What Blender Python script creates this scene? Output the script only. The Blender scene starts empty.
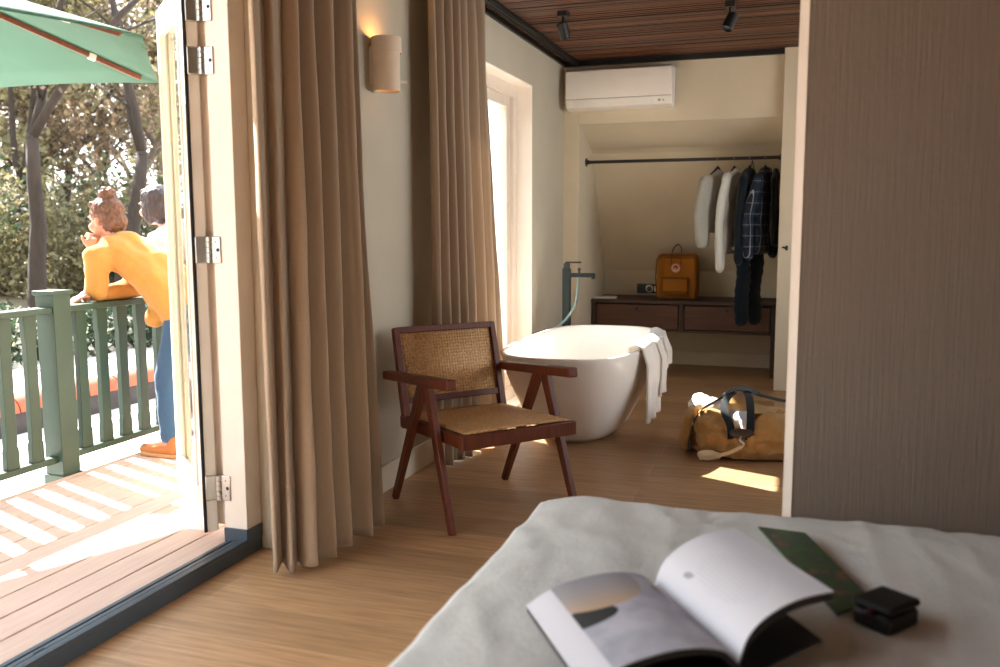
import bpy, bmesh, math, random
from math import sin, cos, pi, radians as R, sqrt
from mathutils import Vector as V, Matrix, noise as NZ

S = bpy.context.scene
COL = S.collection
# ------------------------------------------------------------------ camera
CAM_H = 1.27
yaw, pitch, roll = -0.326325546, 0.11905783, 0.00271782
fwd = V((sin(yaw)*cos(pitch), cos(yaw)*cos(pitch), -sin(pitch)))
rgt0 = V((cos(yaw), -sin(yaw), 0)); dwn0 = fwd.cross(rgt0)
rgt = cos(roll)*rgt0 + sin(roll)*dwn0
dwn = -sin(roll)*rgt0 + cos(roll)*dwn0
cd = bpy.data.cameras.new('camera'); cam = bpy.data.objects.new('camera', cd); COL.objects.link(cam)
m3 = Matrix((rgt, -dwn, -fwd)).transposed()
cam.matrix_world = Matrix.Translation((0, 0, CAM_H)) @ m3.to_4x4()
cd.sensor_width = 36.0; cd.lens = 883.544*36/1000; cd.clip_start = .05; cd.clip_end = 300
cd.dof.use_dof = True; cd.dof.focus_distance = 4.3; cd.dof.aperture_fstop = 2.8
S.camera = cam
# ------------------------------------------------------------------ sky, sun, exposure
SUN_DIR = V((.937, -.351, -.99)).normalized()
w = bpy.data.worlds.new('sky'); S.world = w; w.use_nodes = True
nt = w.node_tree; nt.nodes.clear()
out = nt.nodes.new('ShaderNodeOutputWorld'); bg = nt.nodes.new('ShaderNodeBackground')
tc = nt.nodes.new('ShaderNodeTexCoord'); sep = nt.nodes.new('ShaderNodeSeparateXYZ'); rp = nt.nodes.new('ShaderNodeValToRGB')
rp.color_ramp.elements[0].position = 0.0; rp.color_ramp.elements[0].color = (.95, .93, .9, 1)
rp.color_ramp.elements[1].position = .8; rp.color_ramp.elements[1].color = (.72, .84, 1, 1)
nt.links.new(tc.outputs['Generated'], sep.inputs[0]); nt.links.new(sep.outputs['Z'], rp.inputs[0])
nt.links.new(rp.outputs[0], bg.inputs[0]); nt.links.new(bg.outputs[0], out.inputs[0])
bg.inputs[1].default_value = 2.2
sl = bpy.data.lights.new('sun', 'SUN'); sl.energy = 14.0; sl.angle = R(.55); sl.color = (1, .94, .89)
so = bpy.data.objects.new('sun', sl); COL.objects.link(so); so.rotation_euler = SUN_DIR.to_track_quat('-Z', 'Y').to_euler(); so.location = (-8, 6, 9)
S.view_settings.view_transform = 'Standard'; S.view_settings.look = 'None'
S.view_settings.exposure = 1.3; S.view_settings.gamma = 1.0; S.view_settings.use_curve_mapping = False
try:
    S.cycles.max_bounces = 10; S.cycles.diffuse_bounces = 7; S.cycles.transparent_max_bounces = 24
    S.cycles.sample_clamp_indirect = 6.0
except Exception:
    pass

# ------------------------------------------------------------------ helpers
def lin(c):
    return tuple(((x/255)/12.92 if x/255 <= .04045 else ((x/255+.055)/1.055)**2.4) for x in c)

class MB:
    def __init__(s): s.v = []; s.f = []; s.uv = None
    def add(s, vs, fs):
        o = len(s.v); s.v += [tuple(p) for p in vs]; s.f += [tuple(i+o for i in f) for f in fs]; return s
    def box(s, c, size, rot=None):
        c = V(c); h = V(size)/2; vs = []
        for z in (-1, 1):
            for x, y in ((-1, -1), (1, -1), (1, 1), (-1, 1)):
                p = V((x*h.x, y*h.y, z*h.z))
                if rot is not None: p = rot @ p
                vs.append(c+p)
        return s.add(vs, [(3, 2, 1, 0), (4, 5, 6, 7), (0, 1, 5, 4), (1, 2, 6, 5), (2, 3, 7, 6), (3, 0, 4, 7)])
    def bx(s, x0, x1, y0, y1, z0, z1):
        return s.box(((x0+x1)/2, (y0+y1)/2, (z0+z1)/2), (abs(x1-x0), abs(y1-y0), abs(z1-z0)))
    def bar(s, p0, p1, w0, h0, side=(1, 0, 0), w1=None, h1=None):
        p0 = V(p0); p1 = V(p1); d = (p1-p0).normalized(); sd = V(side); sd = (sd-d*sd.dot(d)).normalized(); up = d.cross(sd)
        w1 = w0 if w1 is None else w1; h1 = h0 if h1 is None else h1; vs = []
        for p, a, b in ((p0, w0, h0), (p1, w1, h1)):
            for x, y in ((-1, -1), (1, -1), (1, 1), (-1, 1)): vs.append(p+sd*(x*a/2)+up*(y*b/2))
        return s.add(vs, [(3, 2, 1, 0), (4, 5, 6, 7), (0, 1, 5, 4), (1, 2, 6, 5), (2, 3, 7, 6), (3, 0, 4, 7)])
    def tube(s, pts, r, n=8, flat=None):
        pts = [V(p) for p in pts]; k = len(pts); rs = r if isinstance(r, (list, tuple)) else [r]*k
        vs = []; fs = []; t0 = (pts[1]-pts[0]).normalized()
        a = V((0, 0, 1)) if abs(t0.z) < .9 else V((1, 0, 0)); nrm = (a-t0*a.dot(t0)).normalized()
        for i, p in enumerate(pts):
            t = (pts[min(i+1, k-1)]-pts[max(i-1, 0)]).normalized(); nrm = (nrm-t*nrm.dot(t)).normalized(); b = t.cross(nrm)
            for j in range(n):
                q = 2*pi*j/n; vs.append(p+nrm*(cos(q)*rs[i]*(flat or 1))+b*(sin(q)*rs[i]))
        for i in range(k-1):
            for j in range(n): fs.append((i*n+j, i*n+(j+1) % n, (i+1)*n+(j+1) % n, (i+1)*n+j))
        fs.append(tuple(range(n-1, -1, -1))); fs.append(tuple(range((k-1)*n, k*n)))
        return s.add(vs, fs)
    def lathe(s, prof, c=(0, 0, 0), n=24, rot=None, closed=False):
        c = V(c); vs = []; fs = []; k = len(prof)
        for r, z in prof:
            for j in range(n):
                p = V((r*cos(2*pi*j/n), r*sin(2*pi*j/n), z)); vs.append(c+(rot @ p if rot is not None else p))
        for i in range(k if closed else k-1):
            i2 = (i+1) % k
            for j in range(n): fs.append((i*n+j, i*n+(j+1) % n, i2*n+(j+1) % n, i2*n+j))
        if not closed:
            if prof[0][0] > 1e-6: fs.append(tuple(range(n-1, -1, -1)))
            if prof[-1][0] > 1e-6: fs.append(tuple(range((k-1)*n, k*n)))
        return s.add(vs, fs)
    def prism(s, poly, vec):
        n = len(poly); vec = V(vec); vs = [V(p) for p in poly]+[V(p)+vec for p in poly]
        fs = [tuple(range(n-1, -1, -1)), tuple(range(n, 2*n))]+[(i, (i+1) % n, n+(i+1) % n, n+i) for i in range(n)]
        return s.add(vs, fs)
    def grid(s, fn, nu, nv, cu=False):
        vs = [fn(i/(nu if cu else nu-1), j/(nv-1)) for j in range(nv) for i in range(nu)]; fs = []
        for j in range(nv-1):
            for i in range(nu if cu else nu-1): fs.append((j*nu+i, j*nu+(i+1) % nu, (j+1)*nu+(i+1) % nu, (j+1)*nu+i))
        return s.add(vs, fs)
    def sphere(s, c, r, n=12, m=8, rot=None):
        r = V(r) if not isinstance(r, (int, float)) else V((r, r, r)); c = V(c); vs = []; fs = []
        vs.append(V((0, 0, -1)))
        for i in range(1, m):
            a = -pi/2+pi*i/m
            for j in range(n): vs.append(V((cos(a)*cos(2*pi*j/n), cos(a)*sin(2*pi*j/n), sin(a))))
        vs.append(V((0, 0, 1))); L = len(vs)-1
        for j in range(n):
            fs.append((0, 1+(j+1) % n, 1+j)); fs.append((L, L-n+j, L-n+(j+1) % n))
            for i in range(m-2): fs.append((1+i*n+j, 1+i*n+(j+1) % n, 1+(i+1)*n+(j+1) % n, 1+(i+1)*n+j))
        o = []
        for p in vs:
            q = V((p.x*r.x, p.y*r.y, p.z*r.z)); o.append(c+(rot @ q if rot is not None else q))
        return s.add(o, fs)
    def caps(s, p0, p1, r0, r1=None, n=12):
        p0 = V(p0); p1 = V(p1); r1 = r0 if r1 is None else r1; d = (p1-p0); L = d.length
        rot = d.to_track_quat('Z', 'Y').to_matrix() if L > 1e-6 else Matrix.Identity(3)
        prof = [(r0*cos(a), r0*sin(a)) for a in [-pi/2+pi/2*i/4 for i in range(5)]]+[(r1*cos(a), L+r1*sin(a)) for a in [pi/2*i/4 for i in range(5)]]
        prof[0] = (1e-4, -r0); prof[-1] = (1e-4, L+r1)
        return s.lathe(prof, p0, n, rot)

def link(o, parent=None):
    COL.objects.link(o)
    if parent is not None: o.parent = parent
    return o

def finish(me, angle):
    if angle is None: return
    for p in me.polygons: p.use_smooth = True
    if angle < 180: me.set_sharp_from_angle(angle=R(angle))

def obj(name, mb, mat, parent=None, bevel=0, angle=35, center=True, segs=2):
    me = bpy.data.meshes.new(name); off = V((0, 0, 0))
    if parent is None and center:
        xs = [p[0] for p in mb.v]; ys = [p[1] for p in mb.v]; zs = [p[2] for p in mb.v]
        off = V(((min(xs)+max(xs))/2, (min(ys)+max(ys))/2, min(zs)))
    me.from_pydata([tuple(V(p)-off) for p in mb.v], [], mb.f); me.validate(); me.update()
    if mat is not None: me.materials.append(mat)
    if mb.uv:
        ul = me.uv_layers.new(name='UV')
        for l in me.loops: ul.data[l.index].uv = mb.uv[l.vertex_index]
    finish(me, angle)
    o = bpy.data.objects.new(name, me); o.location = off; link(o, parent)
    if bevel:
        b = o.modifiers.new('bevel', 'BEVEL'); b.width = bevel; b.segments = segs; b.limit_method = 'ANGLE'; b.angle_limit = R(40)
    return o

def thing(name, label, cat, loc=(0, 0, 0), rotz=0, group=None):
    o = bpy.data.objects.new(name, None); o.empty_display_size = .1; link(o)
    o.location = loc; o.rotation_euler = (0, 0, rotz); o['label'] = label; o['category'] = cat
    if group: o['group'] = group
    return o
def tag(o, label, cat, group=None, kind=None):
    o['label'] = label; o['category'] = cat
    if group: o['group'] = group
    if kind: o['kind'] = kind
    return o
def struct(name, mb, mat, parent=None, bevel=0, angle=35, label=None):
    o = obj(name, mb, mat, parent, bevel, angle, center=False)
    if parent is None: o['kind'] = 'structure'
    if label: o['label'] = label
    return o

def blob(name, mb, mat, parent=None, voxel=.012, smooth=6, disp=None, decim=None):
    """fuse overlapping closed shapes into one continuous skin"""
    me = bpy.data.meshes.new('t'); me.from_pydata(mb.v, [], mb.f); me.update()
    t = bpy.data.objects.new('t', me); COL.objects.link(t)
    r = t.modifiers.new('r', 'REMESH'); r.mode = 'VOXEL'; r.voxel_size = voxel
    if smooth:
        q = t.modifiers.new('s', 'SMOOTH'); q.iterations = smooth; q.factor = .5
    dg = bpy.context.evaluated_depsgraph_get(); nm = bpy.data.meshes.new_from_object(t.evaluated_get(dg))
    bpy.data.objects.remove(t); bpy.data.meshes.remove(me)
    nm.name = name
    if disp:
        ns = [v.normal.copy() for v in nm.vertices]
        for v, n_ in zip(nm.vertices, ns): v.co += n_*disp(v.co)
    off = V((0, 0, 0))
    if parent is None:
        xs = [v.co.x for v in nm.vertices]; ys = [v.co.y for v in nm.vertices]; zs = [v.co.z for v in nm.vertices]
        off = V(((min(xs)+max(xs))/2, (min(ys)+max(ys))/2, min(zs)))
        for v in nm.vertices: v.co -= off
    nm.materials.clear(); nm.materials.append(mat)
    for p in nm.polygons: p.use_smooth = True; p.material_index = 0
    o = bpy.data.objects.new(name, nm); o.location = off; link(o, parent); return o

# ------------------------------------------------------------------ materials
class NT:
    def __init__(s, name):
        s.m = bpy.data.materials.new(name); s.m.use_nodes = True; s.t = s.m.node_tree
        s.b = s.t.nodes['Principled BSDF']; s.o = s.t.nodes['Material Output']
    def n(s, ty, **kw):
        k = s.t.nodes.new(ty)
        for a, b in kw.items(): setattr(k, a, b)
        return k
    def l(s, a, b): s.t.links.new(a, b)
    def coord(s, scale=(1, 1, 1), rot=(0, 0, 0), out='Object'):
        c = s.n('ShaderNodeTexCoord'); m = s.n('ShaderNodeMapping'); m.inputs['Scale'].default_value = scale; m.inputs['Rotation'].default_value = rot
        s.l(c.outputs[out], m.inputs[0]); return m.outputs[0]
    def noise(s, vec, scale, detail=4, rough=.55):
        k = s.n('ShaderNodeTexNoise'); k.inputs['Scale'].default_value = scale; k.inputs['Detail'].default_value = detail; k.inputs['Roughness'].default_value = rough
        s.l(vec, k.inputs['Vector']); return k.outputs[0]
    def ramp(s, fac, stops):
        k = s.n('ShaderNodeValToRGB'); e = k.color_ramp.elements
        while len(e) < len(stops): e.new(.5)
        for i, (p, c) in enumerate(stops): e[i].position = p; e[i].color = (*c, 1)
        s.l(fac, k.inputs[0]); return k.outputs[0]
    def mix(s, fac, a, b, mode='MIX'):
        k = s.n('ShaderNodeMix', data_type='RGBA', blend_type=mode)
        for v, i in ((fac, 0), (a, 6), (b, 7)):
            if hasattr(v, 'type') and hasattr(v, 'node'): s.l(v, k.inputs[i])
            else: k.inputs[i].default_value = v if i == 0 else (*v, 1)
        return k.outputs[2]
    def math(s, op, a, b=None, c=None):
        k = s.n('ShaderNodeMath', operation=op)
        for i, v in enumerate((a, b, c)):
            if v is None: continue
            if isinstance(v, (int, float)): k.inputs[i].default_value = v
            else: s.l(v, k.inputs[i])
        return k.outputs[0]
    def bump(s, h, strength=.3, dist=.01):
        k = s.n('ShaderNodeBump'); k.inputs['Strength'].default_value = strength; k.inputs['Distance'].default_value = dist
        s.l(h, k.inputs['Height']); s.l(k.outputs[0], s.b.inputs['Normal']); return k
    def base(s, c):
        if isinstance(c, tuple): s.b.inputs['Base Color'].default_value = (*c, 1)
        else: s.l(c, s.b.inputs['Base Color'])

def mat(name, col, rough=.6, var=.12, vscale=6, stretch=(1, 1, 1), bump=0, bscale=60, bstretch=None, metal=0, spec=.5, bdist=.004, trans=0):
    k = NT(name); c = lin(col); k.b.inputs['Roughness'].default_value = rough; k.b.inputs['Metallic'].default_value = metal
    k.b.inputs['Specular IOR Level'].default_value = spec
    v = k.coord(stretch)
    nz = k.noise(v, vscale)
    lo = tuple(x*(1-var) for x in c); hi = tuple(min(1, x*(1+var)) for x in c)
    k.base(k.ramp(nz, [(.3, lo), (.7, hi)]))
    if bump:
        k.bump(k.noise(k.coord(bstretch or stretch), bscale, 3), bump, bdist)
    if trans:
        tr = k.n('ShaderNodeBsdfTranslucent'); tr.inputs[0].default_value = (*c, 1); mx = k.n('ShaderNodeMixShader'); mx.inputs[0].default_value = trans
        k.l(k.b.outputs[0], mx.inputs[1]); k.l(tr.outputs[0], mx.inputs[2]); k.l(mx.outputs[0], k.o.inputs[0])
    return k.m

def wood(name, col, rough=.4, axis=0, var=.35, scale=5):
    k = NT(name); c = lin(col); st = [14, 14, 14]; st[axis] = 1
    nz = k.noise(k.coord(tuple(st)), scale, 6, .6)
    k.base(k.ramp(nz, [(.3, tuple(x*(1-var) for x in c)), (.55, c), (.75, tuple(min(1, x*(1+var)) for x in c))]))
    k.b.inputs['Roughness'].default_value = rough; k.bump(nz, .12, .002); return k.m

def floor_mat():
    k = NT('oak planks'); v = k.coord()
    br = k.n('ShaderNodeTexBrick'); br.offset = .37; br.inputs['Scale'].default_value = 1; br.inputs['Brick Width'].default_value = 1.9; br.inputs['Row Height'].default_value = .222
    br.inputs['Mortar Size'].default_value = .0022; br.inputs['Mortar Smooth'].default_value = .3; br.inputs['Bias'].default_value = 0
    br.inputs['Color1'].default_value = (.30, .30, .30, 1); br.inputs['Color2'].default_value = (.72, .72, .72, 1); br.inputs['Mortar'].default_value = (.5, .5, .5, 1)
    k.l(v, br.inputs['Vector'])
    g = k.noise(k.coord((1.1, 16, 1)), 3.2, 8, .62); big = k.noise(k.coord((.6, 3, 1)), 1.7, 3, .5)
    a = lin((188, 148, 106)); d = lin((138, 101, 67))
    c = k.ramp(g, [(.3, d), (.62, a)])
    c = k.mix(k.math('MULTIPLY', big, .55), c, lin((172, 136, 102)))
    c = k.mix(.42, c, br.outputs['Color'], 'OVERLAY')
    seam = k.math('MULTIPLY', br.outputs['Fac'], .5)
    c = k.mix(seam, c, lin((198, 166, 126)))
    k.base(c); k.b.inputs['Roughness'].default_value = .42; k.b.inputs['Specular IOR Level'].default_value = .4
    h = k.math('SUBTRACT', k.math('MULTIPLY', g, .35), br.outputs['Fac']); k.bump(h, .25, .002); return k.m

def plaster(name, col, bump=.25, scale=90, st=(1, 1, 1)):
    k = NT(name); c = lin(col); nz = k.noise(k.coord(), 2.2, 3)
    k.base(k.ramp(nz, [(.3, tuple(x*.95 for x in c)), (.7, tuple(x*1.04 for x in c))]))
    k.b.inputs['Roughness'].default_value = .9; k.b.inputs['Specular IOR Level'].default_value = .2
    k.bump(k.noise(k.coord(st), scale, 4), bump, .003); return k.m

def linen_wall():
    k = NT('combed linen plaster'); c = lin((132, 119, 107))
    a = k.noise(k.coord((170, 170, 5)), 1, 4, .6); b2 = k.noise(k.coord((60, 60, 40)), 1, 4, .6)
    sp = k.noise(k.coord((45, 45, 30)), 1, 2)
    h = k.math('ADD', k.math('MULTIPLY', a, .8), k.math('MULTIPLY', b2, .35))
    pip = k.math('MULTIPLY', k.math('GREATER_THAN', sp, .74), .8)
    k.base(k.mix(k.math('MULTIPLY', a, .35), c, tuple(x*.72 for x in c)))
    k.b.inputs['Roughness'].default_value = .85; k.b.inputs['Specular IOR Level'].default_value = .25
    k.bump(k.math('ADD', h, pip), .55, .004); return k.m

def slat_mat():
    k = NT('dark stained slats'); gi = k.n('ShaderNodeNewGeometry')
    c1 = k.ramp(gi.outputs['Random Per Island'], [(0, lin((52, 30, 19))), (.55, lin((84, 50, 30))), (1, lin((128, 78, 46)))])
    g = k.noise(k.coord((1.5, 30, 30)), 3, 6, .6)
    k.base(k.mix(.6, c1, k.ramp(g, [(.35, (.25, .25, .25)), (.7, (.85, .85, .85))]), 'MULTIPLY')); k.b.inputs['Roughness'].default_value = .5; return k.m

def fabric(name, col, col2=None, rough=.95, scale=420, bump=.35, trans=0, slub=True):
    k = NT(name); c = lin(col); c2 = lin(col2) if col2 else tuple(x*.82 for x in c)
    wv = k.noise(k.coord((scale, scale, scale*.25)), 1, 2); w2 = k.noise(k.coord((scale*.25, scale*.25, scale)), 1, 2); big = k.noise(k.coord(), 3, 3)
    h = k.math('ADD', wv, w2)
    cc = k.mix(k.math('MULTIPLY', h, .5), c2, c); cc = k.mix(k.math('MULTIPLY', big, .25), cc, tuple(x*.9 for x in c))
    k.base(cc); k.b.inputs['Roughness'].default_value = rough; k.b.inputs['Specular IOR Level'].default_value = .15
    k.b.inputs['Sheen Weight'].default_value = .15
    k.bump(h, bump, .0015 if slub else .003)
    if trans:
        tr = k.n('ShaderNodeBsdfTranslucent'); tr.inputs[0].default_value = (*c, 1); mx = k.n('ShaderNodeMixShader'); mx.inputs[0].default_value = trans
        k.l(k.b.outputs[0], mx.inputs[1]); k.l(tr.outputs[0], mx.inputs[2]); k.l(mx.outputs[0], k.o.inputs[0])
    return k.m

def cane_mat(name, ax, thr):
    k = NT(name); tc_ = k.n('ShaderNodeTexCoord'); sp = k.n('ShaderNodeSeparateXYZ'); k.l(tc_.outputs['Object'], sp.inputs[0]); p = .0145
    a = k.math('SINE', k.math('MULTIPLY', sp.outputs[ax[0]], 2*pi/p)); b_ = k.math('SINE', k.math('MULTIPLY', sp.outputs[ax[1]], 2*pi/p))
    hole = k.math('GREATER_THAN', k.math('ADD', a, b_), thr)
    nz = k.noise(k.coord((90, 90, 90)), 1, 3)
    c = k.ramp(nz, [(.3, lin((188, 136, 82))), (.7, lin((236, 192, 134)))])
    k.base(c); k.b.inputs['Roughness'].default_value = .5; k.bump(k.math('ADD', a, b_), .4, .002)
    tr = k.n('ShaderNodeBsdfTransparent'); mx = k.n('ShaderNodeMixShader'); k.l(hole, mx.inputs[0]); k.l(k.b.outputs[0], mx.inputs[1]); k.l(tr.outputs[0], mx.inputs[2]); k.l(mx.outputs[0], k.o.inputs[0])
    return k.m

def glass_mat():
    k = NT('window glass'); tr = k.n('ShaderNodeBsdfTransparent'); tr.inputs[0].default_value = (.96, .98, .97, 1)
    gl = k.n('ShaderNodeBsdfGlossy'); gl.inputs['Roughness'].default_value = .02; lw = k.n('ShaderNodeLayerWeight'); lw.inputs[0].default_value = .5
    fr = k.math('ADD', k.math('MULTIPLY', k.math('POWER', lw.outputs['Facing'], 5), .6), .03)
    mx = k.n('ShaderNodeMixShader'); k.l(fr, mx.inputs[0]); k.l(tr.outputs[0], mx.inputs[1]); k.l(gl.outputs[0], mx.inputs[2]); k.l(mx.outputs[0], k.o.inputs[0]); return k.m

def leaf_mat(name, stops, tr=.45):
    k = NT(name); gi = k.n('ShaderNodeNewGeometry'); c = k.ramp(gi.outputs['Random Per Island'], [(p, lin(x)) for p, x in stops])
    k.base(c); k.b.inputs['Roughness'].default_value = .6
    t = k.n('ShaderNodeBsdfTranslucent'); k.l(c, t.inputs[0]); mx = k.n('ShaderNodeMixShader'); mx.inputs[0].default_value = tr
    k.l(k.b.outputs[0], mx.inputs[1]); k.l(t.outputs[0], mx.inputs[2]); k.l(mx.outputs[0], k.o.inputs[0]); return k.m

def emit(name, col, st):
    k = NT(name); k.b.inputs['Emission Color'].default_value = (*lin(col), 1); k.b.inputs['Emission Strength'].default_value = st; k.base(lin(col)); return k.m

MW = plaster('warm grey plaster', (190, 181, 162))
MWB = plaster('back wall plaster', (208, 196, 172))
MLW = linen_wall(); MFL = floor_mat(); MSL = slat_mat()
MTRIM = mat('painted trim', (214, 202, 180), .45, .05)
MJAMB = mat('painted door frame', (220, 208, 194), .4, .04, bump=.05)
MLEAF = mat('painted door leaf', (202, 194, 180), .4, .05)
MBLK = mat('black metal', (22, 23, 24), .45, .1)
MSILL = mat('sky-tinted black sill', (70, 82, 92), .34, .1, metal=.4)  # reflected sky on the black sill is put into this blue-grey colour
MGASK = mat('rubber seal', (12, 12, 12), .7, .1)
MSTEEL = mat('brushed steel', (190, 190, 186), .3, .06, metal=1)
MCUR = fabric('oatmeal linen curtain', (192, 170, 146), (154, 132, 108), trans=.22)
MCHW = wood('teak', (100, 46, 24), .46, 2)
MCANEB = cane_mat('cane back', (0, 2), 1.12); MCANES = cane_mat('cane seat', (0, 1), 1.75)
MTUB = mat('white acrylic', (242, 236, 228), .25, .02); MTOW = fabric('white cotton terry', (240, 234, 226), (222, 214, 204), bump=.8, scale=300)
MGUN = mat('gunmetal', (42, 52, 54), .3, .08, metal=.8); MHOSE = mat('hose', (120, 140, 140), .35, .1, metal=.5)
MAC = mat('white plastic', (232, 226, 216), .4, .02); MACD = mat('grey plastic', (150, 148, 142), .5, .05)
MCER = mat('ceramic', (216, 196, 172), .75, .05, bump=.1)
MBEN = wood('dark oak', (88, 54, 36), .5, 0); MBENT = wood('dark oak top', (62, 42, 30), .5, 0)
MDUV = fabric('washed grey linen', (230, 230, 224), (206, 206, 200), bump=.5, scale=300, slub=False)
MMAT = mat('mattress ticking', (225, 222, 214), .9); MBFR = wood('bed oak', (140, 102, 66), .5, 0)

# ------------------------------------------------------------------ the room
CZ = 2.61
struct('floor', MB().bx(-1.998, 3.0, -2.5, 8.4, -.12, 0), MFL)
m = MB().bx(-2.2, 3.1, -2.6, 8.5, CZ+.03, CZ+.2)
y = -2.5
random.seed(2)
while y < 7.2:
    m.bx(-1.874, 3.0, y, y+.028+random.uniform(-.004, .003), CZ-random.uniform(.004, .012), CZ+.03); y += .036
struct('ceiling', m, MSL)
XW, XO = -1.876, -2.115
m = MB().bx(XO, XW, -2.6, -1.4, -.1, CZ+.05).bx(XO, XW, -1.4, 2.93, 2.3, CZ+.05).bx(XO, XW, 2.93, 4.60, -.1, CZ+.05)
m.bx(XO, XW, 4.60, 6.284, 2.29, CZ+.05).bx(XO, XW, 6.284, 8.5, -.1, CZ+.05)
struct('wall_left', m, MW)
struct('added_sun_block', MB().bx(-2.70, XO, -1.6, 3.5, 2.60, 2.68), mat('sun block board', (196, 186, 172), .7, .05))  # unseen slab added above the door to keep direct sun off the bed
struct('wall_behind', MB().bx(-2.18, 3.1, -2.7, -2.5, -.1, CZ+.05), MW)
struct('wall_right', MB().bx(3.0, 3.15, -2.7, 2.6, -.1, CZ+.05), MW)
struct('wall_partition', MB().prism([(-.014, 2.43, 0), (.004, 2.41, 0), (3.05, 2.41, 0), (3.05, 2.56, 0), (-.014, 2.56, 0)], (0, 0, CZ+.02)), MLW)
struct('trim_partition', MB().prism([(-.021, 2.438, 0), (-.014, 2.426, 0), (.002, 2.408, 0), (.005, 2.412, 0), (-.012, 2.434, 0), (-.012, 2.565, 0), (-.021, 2.565, 0)], (0, 0, CZ)), mat('corner bead', (222, 210, 196), .5, .03))
struct('wall_bathroom', MB().bx(1.2, 1.35, 2.56, 3.6, -.1, CZ+.05).bx(1.2, 1.35, 6.6, 7.35, -.1, CZ+.05).bx(1.2, 1.35, 3.6, 6.6, -.1, .75).bx(1.2, 1.35, 3.6, 6.6, 2.3, CZ+.05), MW)  # unseen wall; its opening is added to let sky light into the bathroom
AY, AX0, AX1, AZ = 7.2, -1.75, -.16, 2.104
m = MB().bx(XW-.02, AX0, AY, AY+.1, 0, CZ+.03).bx(AX0, AX1, AY, AY+.1, AZ, CZ+.03).bx(AX1, 1.3, AY-.06, AY+.1, 0, CZ+.03)
struct('wall_back', m, MWB, bevel=.004)
struct('wall_alcove_left', MB().bx(AX0-.1, AX0, AY+.1, 8.4, 0, AZ+.05), MWB)
struct('wall_alcove_right', MB().bx(AX1, AX1+.1, AY+.1, 8.4, 0, AZ+.05), MWB)
m = MB().prism([(AX0-.05, AY+.05, AZ), (AX0-.05, 7.65, 1.94), (AX0-.05, 7.70, 1.905), (AX0-.05, 8.285, .87), (AX0-.05, 8.285, -.05), (AX0-.05, 8.45, -.05), (AX0-.05, 8.45, 2.3), (AX0-.05, AY+.05, 2.3)], (AX1-AX0+.1, 0, 0))
struct('wall_alcove_slope', m, MWB, angle=None)
struct('baseboard_alcove', MB().bx(AX0, AX1, 8.268, 8.285, 0, .125), MTRIM, bevel=.003)
struct('baseboard_left', MB().bx(XW, XW+.015, 2.95, 4.60, 0, .132), MTRIM, bevel=.003)
struct('baseboard_window', MB().bx(XW, XW+.015, 6.29, 7.2, 0, .132), MTRIM, bevel=.003)
struct('baseboard_back', MB().bx(XW, AX0, AY-.013, AY, 0, .132), MTRIM, bevel=.003)
struct('shadow_gap_back', MB().bx(XW, 1.2, AY-.03, AY, 2.566, CZ+.01), MBLK)  # black strip drawn for the shadow gap between back wall and ceiling
m = MB().bx(XW, XW+.02, -2.5, 7.2, 2.57, CZ+.02).bx(-1.80, -1.745, -.2, 7.15, 2.578, CZ+.02).bx(-1.79, -1.782, -.2, 7.15, 2.57, 2.58).bx(-1.763, -1.755, -.2, 7.15, 2.57, 2.58)  # strip on the wall draws the dark shadow gap; the rest is curtain track
struct('curtain_track_and_gap', m, MBLK)

# door opening: black sill, painted frame, outward leaf on four hinges
m = MB().bx(-2.085, -1.998, -1.4, 2.93, -.02, .05)
m.bx(-2.006, -1.998, -1.4, 2.93, .05, .066).bx(-2.030, -2.014, -1.4, 2.93, .05, .062).bx(-2.055, -2.036, -1.4, 2.93, .05, .060).bx(-2.085, -2.066, -1.4, 2.93, .05, .058)
m.bx(-2.10, -1.996, 2.825, 2.935, .05, .106)
for yy in (.9, 1.85): m.bx(-2.046, -2.040, yy, yy+.04, .06, .0625)
struct('trim_sill', m, MSILL, bevel=.0015)
m = MB().bx(-2.10, -1.998, 2.832, 2.93, .104, 2.3).bx(-2.16, -2.10, 2.862, 2.93, .104, 2.3).bx(-2.10, -1.998, -1.4, 2.83, 2.2, 2.3).bx(-2.10, -1.998, -1.4, -1.3, .06, 2.2)
struct('trim_doorframe', m, MJAMB, bevel=.003)
P0 = V((-2.130, 2.835, 0)); ang = math.atan2(.679, -.734)
LW, LT, Z0, Z1 = .66, .055, .088, 2.19
door = thing('door_1', 'cream glazed terrace door leaf standing open outside, steel hinges', 'door', (P0.x, P0.y, 0), ang); door['kind'] = 'structure'
# local: x along the leaf from the hinge edge, y: 0 .. +LT towards the room-side face
sg = 1 if (Matrix.Rotation(ang, 3, 'Z') @ V((0, 1, 0))).dot(V((-.679, -.734, 0))) > 0 else -1
def yb(a, b): return (sg*a, sg*b) if sg*a < sg*b else (sg*b, sg*a)
m = MB()
y0, y1 = yb(0, LT)
m.bx(.008, .10, y0, y1, Z0, Z1).bx(LW-.085, LW, y0, y1, Z0, Z1).bx(.10, LW-.085, y0, y1, Z0, Z0+.16).bx(.10, LW-.085, y0, y1, Z1-.10, Z1)
obj('leaf_frame', m, MLEAF, door, bevel=.003)
m = MB(); b0, b1 = yb(.040, LT+.006)
m.bx(.10, .122, b0, b1, Z0+.16, Z1-.10).bx(LW-.107, LW-.085, b0, b1, Z0+.16, Z1-.1).bx(.122, LW-.107, b0, b1, Z0+.16, Z0+.182).bx(.122, LW-.107, b0, b1, Z1-.122, Z1-.10)
obj('glazing_bead', m, MJAMB, door, bevel=.004)
g0, g1 = yb(.022, .030)
MGL = glass_mat()
obj('glass', MB().bx(.10, LW-.085, g0, g1, Z0+.16, Z1-.1), MGL, door)
s0, s1 = yb(.046, .055)
obj('door_seal', MB().bx(-.002, .010, *yb(.045, .0565), Z0, Z1), MGASK, door)
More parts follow.
